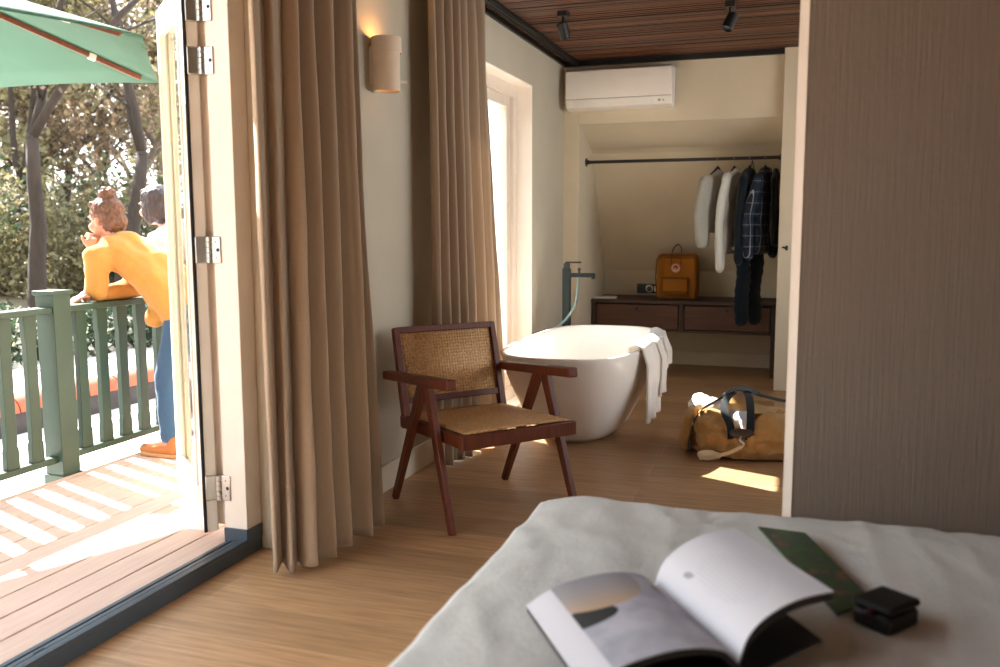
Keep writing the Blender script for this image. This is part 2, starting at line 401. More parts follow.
obj('hinge_edge', MB().bx(0, .008, *yb(.006, .044), Z0, Z1), MLEAF, door)
for hz in (2.075, 1.885, 1.19, .265):
    m = MB()
    for i in range(5): m.lathe([(.0095, -.05+.02*i), (.0115, -.0485+.02*i), (.0115, -.0325+.02*i), (.0095, -.031+.02*i)], (-.017, sg*(-.004), hz), 14)
    h = obj('hinge', m, MSTEEL, door)
    obj('hinge_plate', MB().bx(-.006, .001, *yb(.0, .046), hz-.05, hz+.05), MSTEEL, h, bevel=.006)
    inv = Matrix.Rotation(-ang, 4, 'Z') @ Matrix.Translation((-P0.x, -P0.y, 0))
    jm = MB().bx(-2.118, -2.066, 2.826, 2.833, hz-.05, hz+.05); jm.v = [tuple(inv @ V(p)) for p in jm.v]
    obj('jamb_plate', jm, MSTEEL, h, bevel=.003)
    sc = MB()
    for (px, dz) in ((-2.078, 0), (-2.086, .03), (-2.086, -.03)): sc.lathe([(.0075 if dz == 0 else .003, 0), (.0001, -.0016)], (px, 2.8257, hz+dz), 10, Matrix.Rotation(pi/2, 3, 'X'))
    sc.v = [tuple(inv @ V(p)) for p in sc.v]; obj('screw', sc, MGASK, h)

# window (full height, behind second curtain)
win = thing('window_1', 'tall white framed window behind the curtain beside the bathtub', 'window', (-2.0, 5.3, 0)); win['kind'] = 'structure'
def wloc(mb):
    mb.v = [(a+2.0, b-5.3, c) for a, b, c in mb.v]; return mb
m = MB().bx(-2.10, -1.99, 6.19, 6.284, 0, 2.29).bx(-2.10, -1.99, 4.60, 4.68, 0, 2.29).bx(-2.10, -1.99, 4.68, 6.19, 2.20, 2.29).bx(-2.10, -1.99, 4.68, 6.19, 0, .10)
obj('window_frame', wloc(m), MJAMB, win, bevel=.004)
for a, b in ((4.68, 5.445), (5.455, 6.19)):
    m = MB().bx(-2.085, -2.015, a, a+.075, .1, 2.2).bx(-2.085, -2.015, b-.075, b, .1, 2.2).bx(-2.085, -2.015, a+.075, b-.075, 2.125, 2.2).bx(-2.085, -2.015, a+.075, b-.075, .1, .22)
    s_ = obj('sash', wloc(m), MJAMB, win, bevel=.004)
    obj('pane', wloc(MB().bx(-2.056, -2.046, a+.07, b-.07, .215, 2.13)), MGL, s_)
struct('reveal_light_lining', MB().bx(-2.0, XW-.001, 4.605, 6.28, -.01, .012).bx(-1.99, XW+.001, 6.278, 6.2845, .012, 2.29).bx(-1.99, XW+.001, 4.605, 6.278, 2.284, 2.2905), mat('window light on reveal', (236, 228, 218), .6, .03))  # pale lining added; window light on the reveal is put into its colour

# ------------------------------------------------------------------ bed and things on it
BX0, BX1, BY0, BY1, BZ = -.635, 1.55, .22, 2.29, .56
def rr(x, y, r=.13):
    cx, cy = (BX0+BX1)/2, (BY0+BY1)/2; hx, hy = (BX1-BX0)/2-r, (BY1-BY0)/2-r
    qx, qy = abs(x-cx)-hx, abs(y-cy)-hy
    return sqrt(max(qx, 0)**2+max(qy, 0)**2)+min(max(qx, qy), 0)-r
def duv(u, v):
    x = BX0-.04+(BX1-BX0+.08)*u; y = BY0-.04+(BY1-BY0+.08)*v; d = rr(x, y)
    p = V((x, y, 0))
    n1 = NZ.noise(p*2.2)*.010; n2 = NZ.noise(V((x*9+y*5, y*4-x*3, 1.3)))*.004; n3 = NZ.noise(V((x*30, y*16, 4)))*.0016
    edge = max(0, min(1, 1+d/.28)); n4 = edge*NZ.noise(V((x*16+y*3, y*10, 7)))*.006
    t = max(0, min(1, (d+.32)/.355)); drop = 1-sqrt(max(0, 1-t*t)); cre = .004*(1-abs(NZ.noise(V((x*7+y*2, y*3-x, 9.1))))**.5)*2-.004; z = BZ+n1+n2+n3+n4+cre+.010-.055*drop
    if d > -.005: z -= min(1, (d+.005)/.035)**.8*.36
    return (x, y, z)
bed = thing('bed', 'bed under a rumpled pale grey linen duvet beside the partition wall', 'bed', (.45, 1.25, 0))
def bl(mb): mb.v = [(a-.45, b-1.25, c) for a, b, c in mb.v]; return mb
obj('duvet', bl(MB().grid(duv, 190, 180)), MDUV, bed, angle=180)
obj('mattress', bl(MB().bx(BX0+.05, BX1-.05, BY0+.05, BY1-.05, .24, .50)), MMAT, bed, bevel=.04, segs=3)
obj('bed_frame', bl(MB().bx(BX0+.08, BX1-.08, BY0+.08, BY1-.08, .1, .24)), MBFR, bed, bevel=.01)
for a in (BX0+.14, BX1-.14):
    for b in (BY0+.14, BY1-.14): obj('leg', bl(MB().bx(a-.03, a+.03, b-.03, b+.03, 0, .1)), MBFR, bed)

# open picture book
bk = thing('book', 'open white picture book lying on the bed with one side lifted', 'book', (-.15, 1.47, .57))
A = V((-.237, 1.60, .603)); B = V((-.068, 1.345, .603)); wd = V((.833, .553, 0))
def prof(pts, s):
    s *= len(pts)-1; i = min(int(s), len(pts)-2); t = s-i
    p = [pts[max(i-1, 0)], pts[i], pts[i+1], pts[min(i+2, len(pts)-1)]]
    return tuple(.5*((2*p[1][c])+(-p[0][c]+p[2][c])*t+(2*p[0][c]-5*p[1][c]+4*p[2][c]-p[3][c])*t*t+(-p[0][c]+3*p[1][c]-3*p[2][c]+p[3][c])*t**3) for c in (0, 1))
RP = [(0, -.004), (.018, .040), (.055, .070), (.105, .088), (.165, .094)]
LP = [(0, -.004), (-.03, .022), (-.10, .032), (-.19, .018), (-.250, -.012)]
def page(pr, off):
    def fn(u, v):
        h, z = prof(pr, u); p = A.lerp(B, v)+wd*h+V((0, 0, z+off)); return p-V((-.15, 1.47, .57))
    return fn
def sheet(pr, o1, o0, nu=24, nv=10):
    t = MB().grid(page(pr, o1), nu, nv); k = len(t.v); t.grid(page(pr, o0), nu, nv)
    t.f = t.f[:len(t.f)//2]+[tuple(reversed(f)) for f in t.f[len(t.f)//2:]]
    bd = [i for i in range(nu)]+[j*nu+nu-1 for j in range(1, nv)]+[(nv-1)*nu+i for i in range(nu-2, -1, -1)]+[j*nu for j in range(nv-2, 0, -1)]
    for i in range(len(bd)): a, b = bd[i], bd[(i+1) % len(bd)]; t.f.append((b, a, a+k, b+k))
    t.uv = [(i/(nu-1), j/(nv-1)) for _ in (0, 1) for j in range(nv) for i in range(nu)]
    return t
def page_mat(left):
    k = NT('printed page'); tc_ = k.n('ShaderNodeTexCoord'); sp = k.n('ShaderNodeSeparateXYZ'); k.l(tc_.outputs['UV'], sp.inputs[0]); u, v = sp.outputs[0], sp.outputs[1]
    def ell(cu, cv, ru, rv):
        a = k.math('DIVIDE', k.math('SUBTRACT', u, cu), ru); b = k.math('DIVIDE', k.math('SUBTRACT', v, cv), rv)
        return k.math('LESS_THAN', k.math('ADD', k.math('MULTIPLY', a, a), k.math('MULTIPLY', b, b)), 1)
    wht = lin((226, 226, 232)); c = wht
    nz = k.noise(k.coord((14, 14, 14)), 1, 4)
    if left:
        pic = k.ramp(nz, [(.35, lin((176, 178, 190))), (.65, lin((212, 212, 222)))])
        inp = k.math('LESS_THAN', u, .80)
        c = k.mix(inp, wht, pic)
        c = k.mix(k.math('MULTIPLY', ell(.74, .46, .15, .10), inp), c, lin((54, 56, 56)))
        hill = k.ramp(v, [(.0, lin((160, 160, 168))), (.2, lin((176, 170, 168))), (.38, lin((206, 178, 150)))])
        c = k.mix(k.math('MULTIPLY', ell(.62, .12, .27, .30), inp), c, hill)
        c = k.mix(k.math('MULTIPLY', ell(.22, .22, .06, .06), .7), c, lin((158, 138, 128)))
        c = k.mix(k.math('MULTIPLY', ell(.12, .62, .12, .22), k.math('MULTIPLY', nz, .8)), c, lin((120, 124, 136)))
    else:
        spots = k.math('MULTIPLY', ell(.30, .30, .045, .06), k.math('GREATER_THAN', nz, .42))
        c = k.mix(k.math('MULTIPLY', spots, .55), wht, lin((96, 98, 104)))
        ln = k.math('GREATER_THAN', k.math('SINE', k.math('MULTIPLY', u, 150)), .3)
        tx = k.math('MULTIPLY', ell(.55, .55, .25, .3), ln)
        c = k.mix(k.math('MULTIPLY', tx, .10), c, lin((110, 112, 120)))
    k.base(c); k.b.inputs['Roughness'].default_value = .7; return k.m
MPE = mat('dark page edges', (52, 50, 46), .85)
obj('page', sheet(RP, .002, .0), page_mat(False), bk, angle=60)
obj('page', sheet(LP, .002, .0), page_mat(True), bk, angle=60)
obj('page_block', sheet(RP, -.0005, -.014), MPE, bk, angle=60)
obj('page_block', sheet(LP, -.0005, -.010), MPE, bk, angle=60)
RC = [(0, -.018), (.04, -.016), (.08, -.004), (.12, .008), (.150, .016)]
LC = [(0, -.018), (-.06, -.020), (-.12, -.021), (-.18, -.022), (-.232, -.024)]
obj('cover', sheet(RC, -.001, -.005), MBLK, bk, angle=60)
obj('cover', sheet(LC, -.001, -.005), MBLK, bk, angle=60)

def card_mat():
    k = NT('green printed cover'); nz = k.noise(k.coord((22, 22, 22)), 1, 5, .6)
    k.base(k.ramp(nz, [(.25, lin((16, 40, 22))), (.42, lin((42, 92, 34))), (.55, lin((38, 62, 58))), (.66, lin((120, 92, 58))), (.78, lin((60, 110, 50)))])); k.b.inputs['Roughness'].default_value = .4; return k.m
q = [(-.069, 2.06), (.034, 2.05), (.150, 1.71), (.085, 1.62)]
m = MB().prism([(x, y_, .578) for x, y_ in reversed(q)], (0, 0, .006))
tag(obj('magazine', m, card_mat(), bevel=.001), 'small dark green illustrated booklet lying beyond the open book', 'booklet')
cs = thing('case', 'small black box-shaped case on the duvet right of the book', 'case', (.166, 1.63, .572), R(-38))
obj('body', MB().bx(-.038, .038, -.045, .045, 0, .034), MBLK, cs, bevel=.010, segs=3)
obj('lid', MB().bx(-.039, .039, -.046, .046, .036, .050), mat('black leather', (18, 19, 18), .6), cs, bevel=.007, segs=3)
obj('clasp', MB().bx(-.006, .006, -.050, -.044, .028, .040), mat('dark red clasp', (70, 26, 20), .5), cs, bevel=.002)

# ------------------------------------------------------------------ curtains
def curtain(name, label, top, bot, n, at, ab, z0, z1, seed):
    rnd = random.Random(seed); ph = [rnd.uniform(-.5, .5) for _ in range(40)]; am = [rnd.uniform(.7, 1.2) for _ in range(40)]
    def pl(path, u):
        u *= len(path)-1; i = min(int(u), len(path)-2); t = u-i; return V(path[i]).lerp(V(path[i+1]), t)
    def tn(path, u):
        a, b = pl(path, max(0, u-.02)), pl(path, min(1, u+.02)); d = (b-a).normalized(); return V((d.y, -d.x))
    def fn(u, v):
        h = v; z = z1+(z0-z1)*h
        e = h**1.25
        p = pl(top, u).lerp(pl(bot, u), e); nr = tn(bot, u)
        i = int(u*n); w_ = u*n*2*pi + .55*sin(2.1*h+ph[i % 40]*2)*h
        wv = sin(w_+.45*sin(w_)); amp = (at*(1-e)+ab*e)*(.85+.3*NZ.noise(V((u*n*.8, h*1.2, seed))))
        pin = max(0, 1-h/.05); wv = wv*(1-pin*.35)
        q = p+nr*(amp*wv)
        q += nr*(.010*NZ.noise(V((u*n*1.3, h*3.5, seed+3))))+V((.004*NZ.noise(V((u*40, h*9, 5))), 0))
        zz = z + (.006*sin(w_*.5) if h > .995 else 0)
        return (q.x, q.y, zz)
    m = MB().grid(fn, n*26, 70)
    o = obj(name, m, MCUR, None, angle=180)
    s_ = o.modifiers.new('s', 'SOLIDIFY'); s_.thickness = .003
    tag(o, label, 'curtain'); return o
c1 = curtain('curtain', 'long oatmeal linen curtain hanging beside the open terrace door', [(-1.775, 2.63), (-1.765, 2.95), (-1.765, 3.38)], [(-1.80, 2.70), (-1.715, 2.77), (-1.69, 2.99), (-1.655, 3.27)], 6, .036, .066, .022, 2.575, 3)
c2 = curtain('curtain', 'linen curtain hanging at the tall window behind the armchair', [(-1.775, 4.15), (-1.765, 4.5), (-1.765, 4.96)], [(-1.76, 4.14), (-1.72, 4.5), (-1.70, 5.06)], 7, .035, .06, .022, 2.575, 11)

# ------------------------------------------------------------------ armchair
ch = thing('armchair', 'teak armchair with woven cane back and seat, inverted V legs', 'armchair', (-1.361, 3.738, 0), .872)
def L(u, v, z): return V((u, -v, z))
ws = .573
for s_ in (-1, 1):
    m = MB().bar(L(s_*.306, .075, .605), L(s_*.316, .310, 0), .030, .054, (1, 0, 0), .026, .034); obj('front_leg', m, MCHW, ch, bevel=.004)
    m = MB().bar(L(s_*.303, .030, .605), L(s_*.303, -.285, 0), .030, .054, (1, 0, 0), .026, .034); obj('rear_leg', m, MCHW, ch, bevel=.004)
    m = MB().bar(L(s_*.300, -.355, .582), L(s_*.308, .30, .630), .052, .040, (1, 0, 0), .046, .044); obj('armrest', m, MCHW, ch, bevel=.006)
    m = MB().bar(L(s_*.262, -.225, .345), L(s_*.262, -.346, .802), .036, .040, (1, 0, 0), .030, .030); obj('back_post', m, MCHW, ch, bevel=.004)
    m = MB().bar(L(s_*.266, -.265, .372), L(s_*.266, .33, .392), .030, .055, (1, 0, 0)); obj('side_rail', m, MCHW, ch, bevel=.003)
obj('front_rail', MB().bar(L(-ws/2, .335, .392), L(ws/2, .335, .392), .032, .060, (0, 1, 0)), MCHW, ch, bevel=.003)
obj('rear_rail', MB().bar(L(-.262, -.252, .372), L(.262, -.252, .372), .030, .05, (0, 1, 0)), MCHW, ch, bevel=.003)
bt = V((0, .346-.225, .457)).normalized()   # back rake in local (y, z)
def BK(u, t, o=0): # t: 0 seat .. 1 top of the back post
    return L(u, -.225-.121*t, .345+.457*t)+V((0, o, 0))
obj('top_rail', MB().bar(BK(-.262, .972), BK(.262, .972), .028, .030, bt.cross(V((1, 0, 0)))), MCHW, ch, bevel=.003)
obj('lower_rail', MB().bar(BK(-.262, .27), BK(.262, .27), .026, .030, bt.cross(V((1, 0, 0)))), MCHW, ch, bevel=.003)
m = MB(); a, b, c_, d_ = BK(-.25, .28, -.004), BK(.25, .28, -.004), BK(.25, .965, -.004), BK(-.25, .965, -.004); m.add([a, b, c_, d_], [(0, 1, 2, 3)]); o = obj('back_cane', m, MCANEB, ch); q_ = o.modifiers.new('s', 'SOLIDIFY'); q_.thickness = .004
def seatf(u, v):
    x = -.258+.516*u; vv = -.245+.575*v; sag = .012*sin(pi*u)*sin(pi*v); return L(x, vv, .402+.022*v-sag+.004*(1-abs(2*u-1)))
o = obj('seat', MB().grid(seatf, 14, 14), MCANES, ch, angle=180); q_ = o.modifiers.new('s', 'SOLIDIFY'); q_.thickness = .006

# ------------------------------------------------------------------ bathtub, towel, tap
TC = V((-1.27, 5.48, 0))
def sup(a, b, n, t):
    c, s_ = cos(t), sin(t); r = (abs(c/a)**n+abs(s_/b)**n)**(-1/n); return r*c, r*s_
def tub_ring(a, b, n, z, N=72): return [(lambda p: (p[0], p[1], z))(sup(a, b, n, 2*pi*i/N)) for i in range(N)]
rings = []
for i in range(15):
    t = i/14; z = .55*t; f = 1-(1-t)**2.1
    a = .235+(.41-.235)*(.62*f+.38*t); b = .50+(.88-.50)*(.55*f+.45*t); 
    if i == 0: a -= .03; b -= .03
    rings.append((a, b, 2.6+.8*t, z))
rings += [(.409, .879, 3.4, .556), (.403, .873, 3.4, .560), (.393, .863, 3.4, .559), (.387, .857, 3.4, .552)]
for i in range(12):
    t = 1-(i+1)/12; z = .13+.42*t; f = 1-(1-t)**2.1
    rings.append((.22+(.385-.22)*(.62*f+.38*t), .48+(.855-.48)*(.55*f+.45*t), 2.6+.8*t, z))
rings += [(.12, .3, 2.4, .122), (.03, .05, 2, .120)]
m = MB(); N = 72
for a, b, n_, z in rings: m.v += tub_ring(a, b, n_, z, N)
for i in range(len(rings)-1):
    for j in range(N): m.f.append((i*N+j, i*N+(j+1) % N, (i+1)*N+(j+1) % N, (i+1)*N+j))
m.f.append(tuple(range(N-1, -1, -1))); k_ = (len(rings)-1)*N; m.f.append(tuple(range(k_, k_+N)))
tub = thing('bathtub', 'white freestanding oval bathtub on the wooden floor by the window', 'bathtub', TC)
obj('shell', m, MTUB, tub, angle=60)
obj('drain', MB().lathe([(.0001, .1235), (.03, .1235), (.034, .121)], (0, .0, 0), 20), MSTEEL, tub)
obj('overflow', MB().bx(-.392, -.372, -.20, -.13, .42, .45), MSTEEL, tub, bevel=.004)

tw = thing('towel', 'white towel draped over the right rim of the bathtub', 'towel', (-.86, 5.5, 0))
def rimx(y):  # outer x of the rim at y
    dy = min(.999, abs(y-5.48)/.88); return -1.27+.41*(1-dy**3.4)**(1/3.4)
def towel_fn(y0, y1, drop, inn, thick, sp, ph):
    def fn(u, v):
        y = y0+(y1-y0)*u; rx = rimx(y)
        s = v*(inn+.10+drop)
        wv = .014*sin(u*sp*2*pi+ph)
        if s < inn: x = rx-.055-(inn-s)*.18-.012; z = .575-(inn-s)*.95
        elif s < inn+.10:
            a = (s-inn)/.10; x = rx-.067+.09*a; z = .575+.018*sin(pi*a)-.01*a
        else:
            d = s-inn-.10; x = rx+.023+.03*min(1, d/.1)+thick+wv*min(1, d/.12); z = .565-d; y = y+.02*sin(d*7+u*3+ph)-.04*d
        p = V((x, y, z)); p += V((.006*NZ.noise(p*9), .006*NZ.noise(p*8+V((3, 3, 3))), .004*NZ.noise(p*11))); return p-V((-.86, 5.5, 0))
    return fn
for nm, args in (('front_fold', (5.10, 5.52, .44, .16, 0, 2.3, 0)), ('middle_fold', (5.46, 5.78, .34, .14, .012, 1.6, 1.5)), ('rear_fold', (5.72, 6.08, .20, .12, .02, 1.2, 2.5))):
    o = obj(nm, MB().grid(towel_fn(*args), 40, 60), MTOW, tw, angle=180); q_ = o.modifiers.new('s', 'SOLIDIFY'); q_.thickness = .012; q_.offset = 1

tp = thing('bath_tap', 'dark floor standing bath tap with hose behind the bathtub', 'tap', (-1.64, 6.40, 0))
obj('base_plate', MB().lathe([(.05, 0), (.05, .008), (.03, .012)], (0, 0, 0), 24), MGUN, tp)
obj('column', MB().bx(-.03, .03, -.022, .022, .01, .97), MGUN, tp, bevel=.006)
obj('spout', MB().bx(.0, .215, -.018, .018, .905, .935).bx(.19, .215, -.014, .014, .893, .908), MGUN, tp, bevel=.005)
l_ = obj('lever', MB().lathe([(.024, .97), (.024, 1.005), (.018, 1.01)], (0, 0, 0), 20).bx(-.01, .11, -.008, .008, 1.008, 1.020), MBLK, tp, bevel=.002)
obj('diverter', MB().lathe([(.008, .935), (.008, .955), (.012, .958), (.012, .972)], (.095, 0, 0), 14), MBLK, tp)
pts = [(.095, -.03, .90), (.093, -.035, .82), (.075, -.05, .70), (.02, -.08, .60), (-.06, -.14, .52), (-.14, -.20, .44), (-.17, -.22, .32), (-.12, -.16, .16), (-.03, -.04, .07)]
def cr(pts, k=6):
    o = []
    for i in range(len(pts)-1):
        p = [V(pts[max(i-1, 0)]), V(pts[i]), V(pts[i+1]), V(pts[min(i+2, len(pts)-1)])]
        for j in range(k):
            t = j/k; o.append(.5*((2*p[1])+(-p[0]+p[2])*t+(2*p[0]-5*p[1]+4*p[2]-p[3])*t*t+(-p[0]+3*p[1]-3*p[2]+p[3])*t**3))
    o.append(V(pts[-1])); return o
obj('hose', MB().tube(cr(pts), .009, 8), MHOSE, tp)

# ------------------------------------------------------------------ wall lamp, air conditioner, ceiling spots
wl = thing('wall_lamp', 'small ceramic cylinder wall lamp glowing upward between the curtains', 'wall lamp', (-1.800, 3.73, 1.885))
obj('shade', MB().lathe([(.058, 0), (.060, .004), (.060, .180), (.052, .180), (.050, .004)], (0, 0, 0), 32, closed=True), MCER, wl)
obj('collar', MB().lathe([(.066, .168), (.068, .172), (.068, .236), (.060, .236), (.058, .172)], (0, 0, 0), 32, closed=True), MCER, wl)
obj('wall_plate', MB().bx(-.075, -.045, -.03, .03, .03, .20), MCER, wl, bevel=.004)
obj('bulb', MB().sphere((0, 0, .185), .016), emit('lamp glow', (255, 190, 110), 6), wl)
sw = MB().tube([(.045, .04, .045), (.075, .055, .045)], .006, 8); obj('switch', sw, MTUB, wl)
pl = bpy.data.lights.new('wall_lamp_light', 'POINT'); pl.energy = .4; pl.color = (1, .52, .18); pl.shadow_soft_size = .012
po = bpy.data.objects.new('wall_lamp_light', pl); link(po, wl); po.location = (0, 0, .212)

ac = thing('air_conditioner', 'white wall mounted air conditioner above the clothes alcove', 'air conditioner', (-1.395, 7.199, 2.205))
pr = [(0, .308), (-.165, .308), (-.195, .294), (-.20, .28), (-.20, .075), (-.192, .06), (-.165, .015), (-.13, 0), (0, 0)]
obj('housing', MB().prism([(-.42, a, b) for a, b in pr], (.84, 0, 0)), MAC, ac, bevel=.006, angle=30)
obj('flap', MB().prism([(-.36, -.201, .066), (-.36, -.171, .012), (-.36, -.165, .012), (-.36, -.193, .066)], (.64, 0, 0)), mat('air flap', (222, 218, 210), .4, .02), ac)
obj('seam', MB().bx(-.42, .42, -.2015, -.199, .072, .076), MACD, ac)
obj('indicator', MB().bx(.315, .335, -.197, -.19, .035, .05), MACD, ac); obj('indicator', MB().bx(.35, .362, -.197, -.19, .035, .045), MACD, ac)

def spotlight(loc, tilt, label):
    t = thing('ceiling_spotlight', label, 'spotlight', loc, 0, None)
    obj('mount', MB().bx(-.03, .03, -.045, .045, -.035, 0), MBLK, t, bevel=.003)
    obj('stem', MB().bx(-.006, .006, -.02, .02, -.085, -.03), MBLK, t)
    rot = Matrix.Rotation(tilt[0], 3, 'X') @ Matrix.Rotation(tilt[1], 3, 'Y')
    hd = obj('head', MB().lathe([(.030, .05), (.034, .045), (.034, -.05), (.030, -.052), (.026, -.04)], (0, 0, -.115), 24, rot), MBLK, t)
    obj('lens', MB().lathe([(.0001, -.041), (.027, -.041), (.027, -.038)], (0, 0, -.115), 20, rot), mat('spot lens', (70, 76, 78), .15), hd)
spotlight((-1.445, 5.52, CZ-.005), (R(22), R(-12)), 'black ceiling spotlight nearer the air conditioner')
spotlight((-.445, 5.62, CZ-.005), (R(-20), R(20)), 'black ceiling spotlight nearer the partition wall')

# ------------------------------------------------------------------ clothes alcove
RY, RZ = 7.465, 1.82
cr_ = thing('clothes_rail', 'black metal clothes rail across the alcove', 'clothes rail', ((AX0+AX1)/2, RY, RZ))
hw = (AX1-AX0)/2
obj('rod', MB().tube([(-hw+.004, 0, 0), (hw-.004, 0, 0)], .0135, 14), MBLK, cr_)
for s_ in (-1, 1): obj('flange', MB().lathe([(.036, 0), (.036, .008), (.020, .012), (.018, .03)], (s_*hw, 0, 0), 20, Matrix.Rotation(-s_*pi/2, 3, 'Y')), MBLK, cr_)

MHANG = mat('black hanger', (24, 22, 22), .5)
def hanger(x, rot, label):
    t = thing('clothes_hanger', label, 'clothes hanger', (x, RY, RZ), rot)
    pts = [V((0, .0135*sin(a)*1.25, .0165*cos(a))) for a in [pi*1.35-(pi*1.35)*i/10 for i in range(11)]]
    pts = [V((0, .018*cos(a), .018*sin(a))) for a in [pi*1.1-pi*1.25*i/12 for i in range(13)]]+[V((0, 0, -.035)), V((0, 0, -.07))]
    obj('hook', MB().tube(pts, .0022, 6), MSTEEL, t)
    m = MB()
    for s_ in (-1, 1): m.tube(cr([(0, 0, -.065), (0, s_*.05, -.095), (0, s_*.13, -.14), (0, s_*.205, -.185)], 4), [.009]*12+[.012], 8)
    obj('arms', m, MHANG, t); return t
def fold(seed, amp=.006, f=14):
    return lambda c: amp*NZ.noise(V((c.x*f, c.y*f, c.z*f*.3+seed)))
def top_garment(name, label, x, rot, mt, wsh, ln, th, sl, cat, group=None, slx=.05, spread=.03, collar=False, seed=1, sr=.045):
    t = thing(name, label, cat, (x, RY, RZ), rot)
    m = MB(); top = -.09
    for i in range(9):
        a = i/8; z = top-.03-(ln-.06)*a; hwid = wsh*(.46-.05*min(a*3, 1))
        for k in range(-3, 4):
            yy = hwid*k/3; m.sphere((.006*sin(i*1.7+k), yy, z-.07*abs(k)/3*(1-a)), (th*(1-.08*abs(k)), hwid/3.1, ln/13), 10, 6)
    b = blob('torso', m, mt, t, .014, 5, fold(seed))
    for s_ in (-1, 1):
        m = MB(); p0 = V((0, s_*wsh*.45, top-.10)); p1 = V((-slx if s_ < 0 else slx*.3, s_*(wsh*.5+spread*.4), top-.10-sl*.5)); p2 = V((-slx*.8 if s_ < 0 else slx*.3, s_*(wsh*.48+spread), top-.10-sl))
        
        for i in range(19):
            t_ = i/18; q = p0.lerp(p1, t_*2) if t_ < .5 else p1.lerp(p2, t_*2-1); wdt = sr*(1.15+.35*sin(pi*t_)-.35*t_)
            m.sphere(q, (sr*.62, wdt, sl/9), 10, 6)
        blob('sleeve', m, mt, t, .012, 4, fold(seed+s_, .007, 18))
    if collar:
        m = MB()
        for i in range(10):
            a = 2*pi*i/10; m.sphere((.028*cos(a), .055*sin(a), top-.035+.012*cos(a)), (.014, .018, .026), 8, 6)
        blob('collar', m, mt, t, .008, 3)
    return t
MGS = fabric('grey knit', (178, 176, 166), (138, 136, 128), bump=.9, scale=160)
MWS = fabric('white cotton', (216, 214, 204), (190, 188, 180))
MNV = fabric('navy cloth', (24, 34, 40), (14, 20, 26)); MDK = fabric('black cloth', (16, 18, 22), (10, 10, 13)); MDN = fabric('dark denim', (22, 34, 42), (14, 22, 30))
def plaid():
    k = NT('blue plaid'); tc_ = k.n('ShaderNodeTexCoord'); sp = k.n('ShaderNodeSeparateXYZ'); k.l(tc_.outputs['Object'], sp.inputs[0])
    def st(o, p, w_, sh=0): return k.math('LESS_THAN', k.math('FRACT', k.math('ADD', k.math('DIVIDE', o, p), 10+sh)), w_)
    c = k.mix(st(sp.outputs[1], .085, .55), lin((12, 18, 32)), lin((26, 48, 66)))
    c = k.mix(k.math('MULTIPLY', st(sp.outputs[2], .085, .5), .6), c, lin((14, 20, 36)))
    c = k.mix(k.math('MULTIPLY', st(sp.outputs[1], .085, .05, .2), .7), c, lin((176, 182, 190)))
    c = k.mix(k.math('MULTIPLY', st(sp.outputs[2], .085, .07, .3), .35), c, lin((150, 160, 170)))
    k.base(c); k.b.inputs['Roughness'].default_value = .9; return k.m
MPL = plaid()
hs = [(-.655, R(-22), 'leftmost black hanger on the rail, holding the grey sweater'), (-.525, R(-16), 'black hanger on the rail holding the white shirt'), (-.405, R(-10), 'black hanger on the rail holding the navy jacket'), (-.285, R(-14), 'black hanger on the rail holding the plaid shirt')]
for h in hs: hanger(*h)
top_garment('sweater', 'light grey knitted sweater, leftmost on the clothes rail', -.655, R(-22), MGS, .40, .50, .055, .48, 'sweater', slx=.02, spread=.02, seed=2, sr=.085)
top_garment('shirt', 'white cotton shirt hanging beside the grey sweater', -.525, R(-16), MWS, .38, .66, .040, .66, 'shirt', slx=.03, spread=.02, collar=True, seed=6, sr=.062)
top_garment('jacket', 'dark navy jacket hanging between the white and plaid shirts', -.405, R(-10), MNV, .40, .66, .055, .60, 'jacket', slx=.02, spread=.02, collar=True, seed=9, sr=.065)
top_garment('plaid_shirt', 'dark blue plaid shirt with pale lines on the clothes rail', -.285, R(-14), MPL, .40, .66, .055, .56, 'shirt', slx=.06, spread=.04, collar=True, seed=13, sr=.07)
top_garment('coat', 'black coat hanging against the right wall of the alcove', -.205, R(-2), MDK, .36, .52, .028, .46, 'coat', slx=.0, spread=.01, seed=17, sr=.032)
tr_ = thing('trousers', 'dark trousers hanging low under the navy jacket', 'trousers', (-.385, RY-.02, RZ), R(-34))
m = MB()
for yy in (-.09, .09):
    for i in range(8): m.sphere((.01*sin(i+yy*9), yy*(1-.02*i), -.76-.075*i), (.042, .085, .07), 10, 6)
m.sphere((0, 0, -.74), (.045, .17, .06)); blob('legs', m, MDN, tr_, .012, 4, fold(21, .005))
m = MB()
for i in range(16): a = 2*pi*i/16; m.sphere((.046*cos(a), .165*sin(a), -.70), (.012, .035, .02), 8, 6)
blob('waistband', m, MDK, tr_, .009, 2)
obj('waist_label', MB().bx(-.035, .035, -.184, -.180, -.725, -.708), MWS, tr_)
obj('hanging_loop', MB().tube([(0, .1, -.69), (0, .1, -.30), (0, 0, -.02)], .003, 6).tube([(0, -.1, -.69), (0, -.1, -.3), (0, 0, -.02)], .003, 6), MDK, tr_)

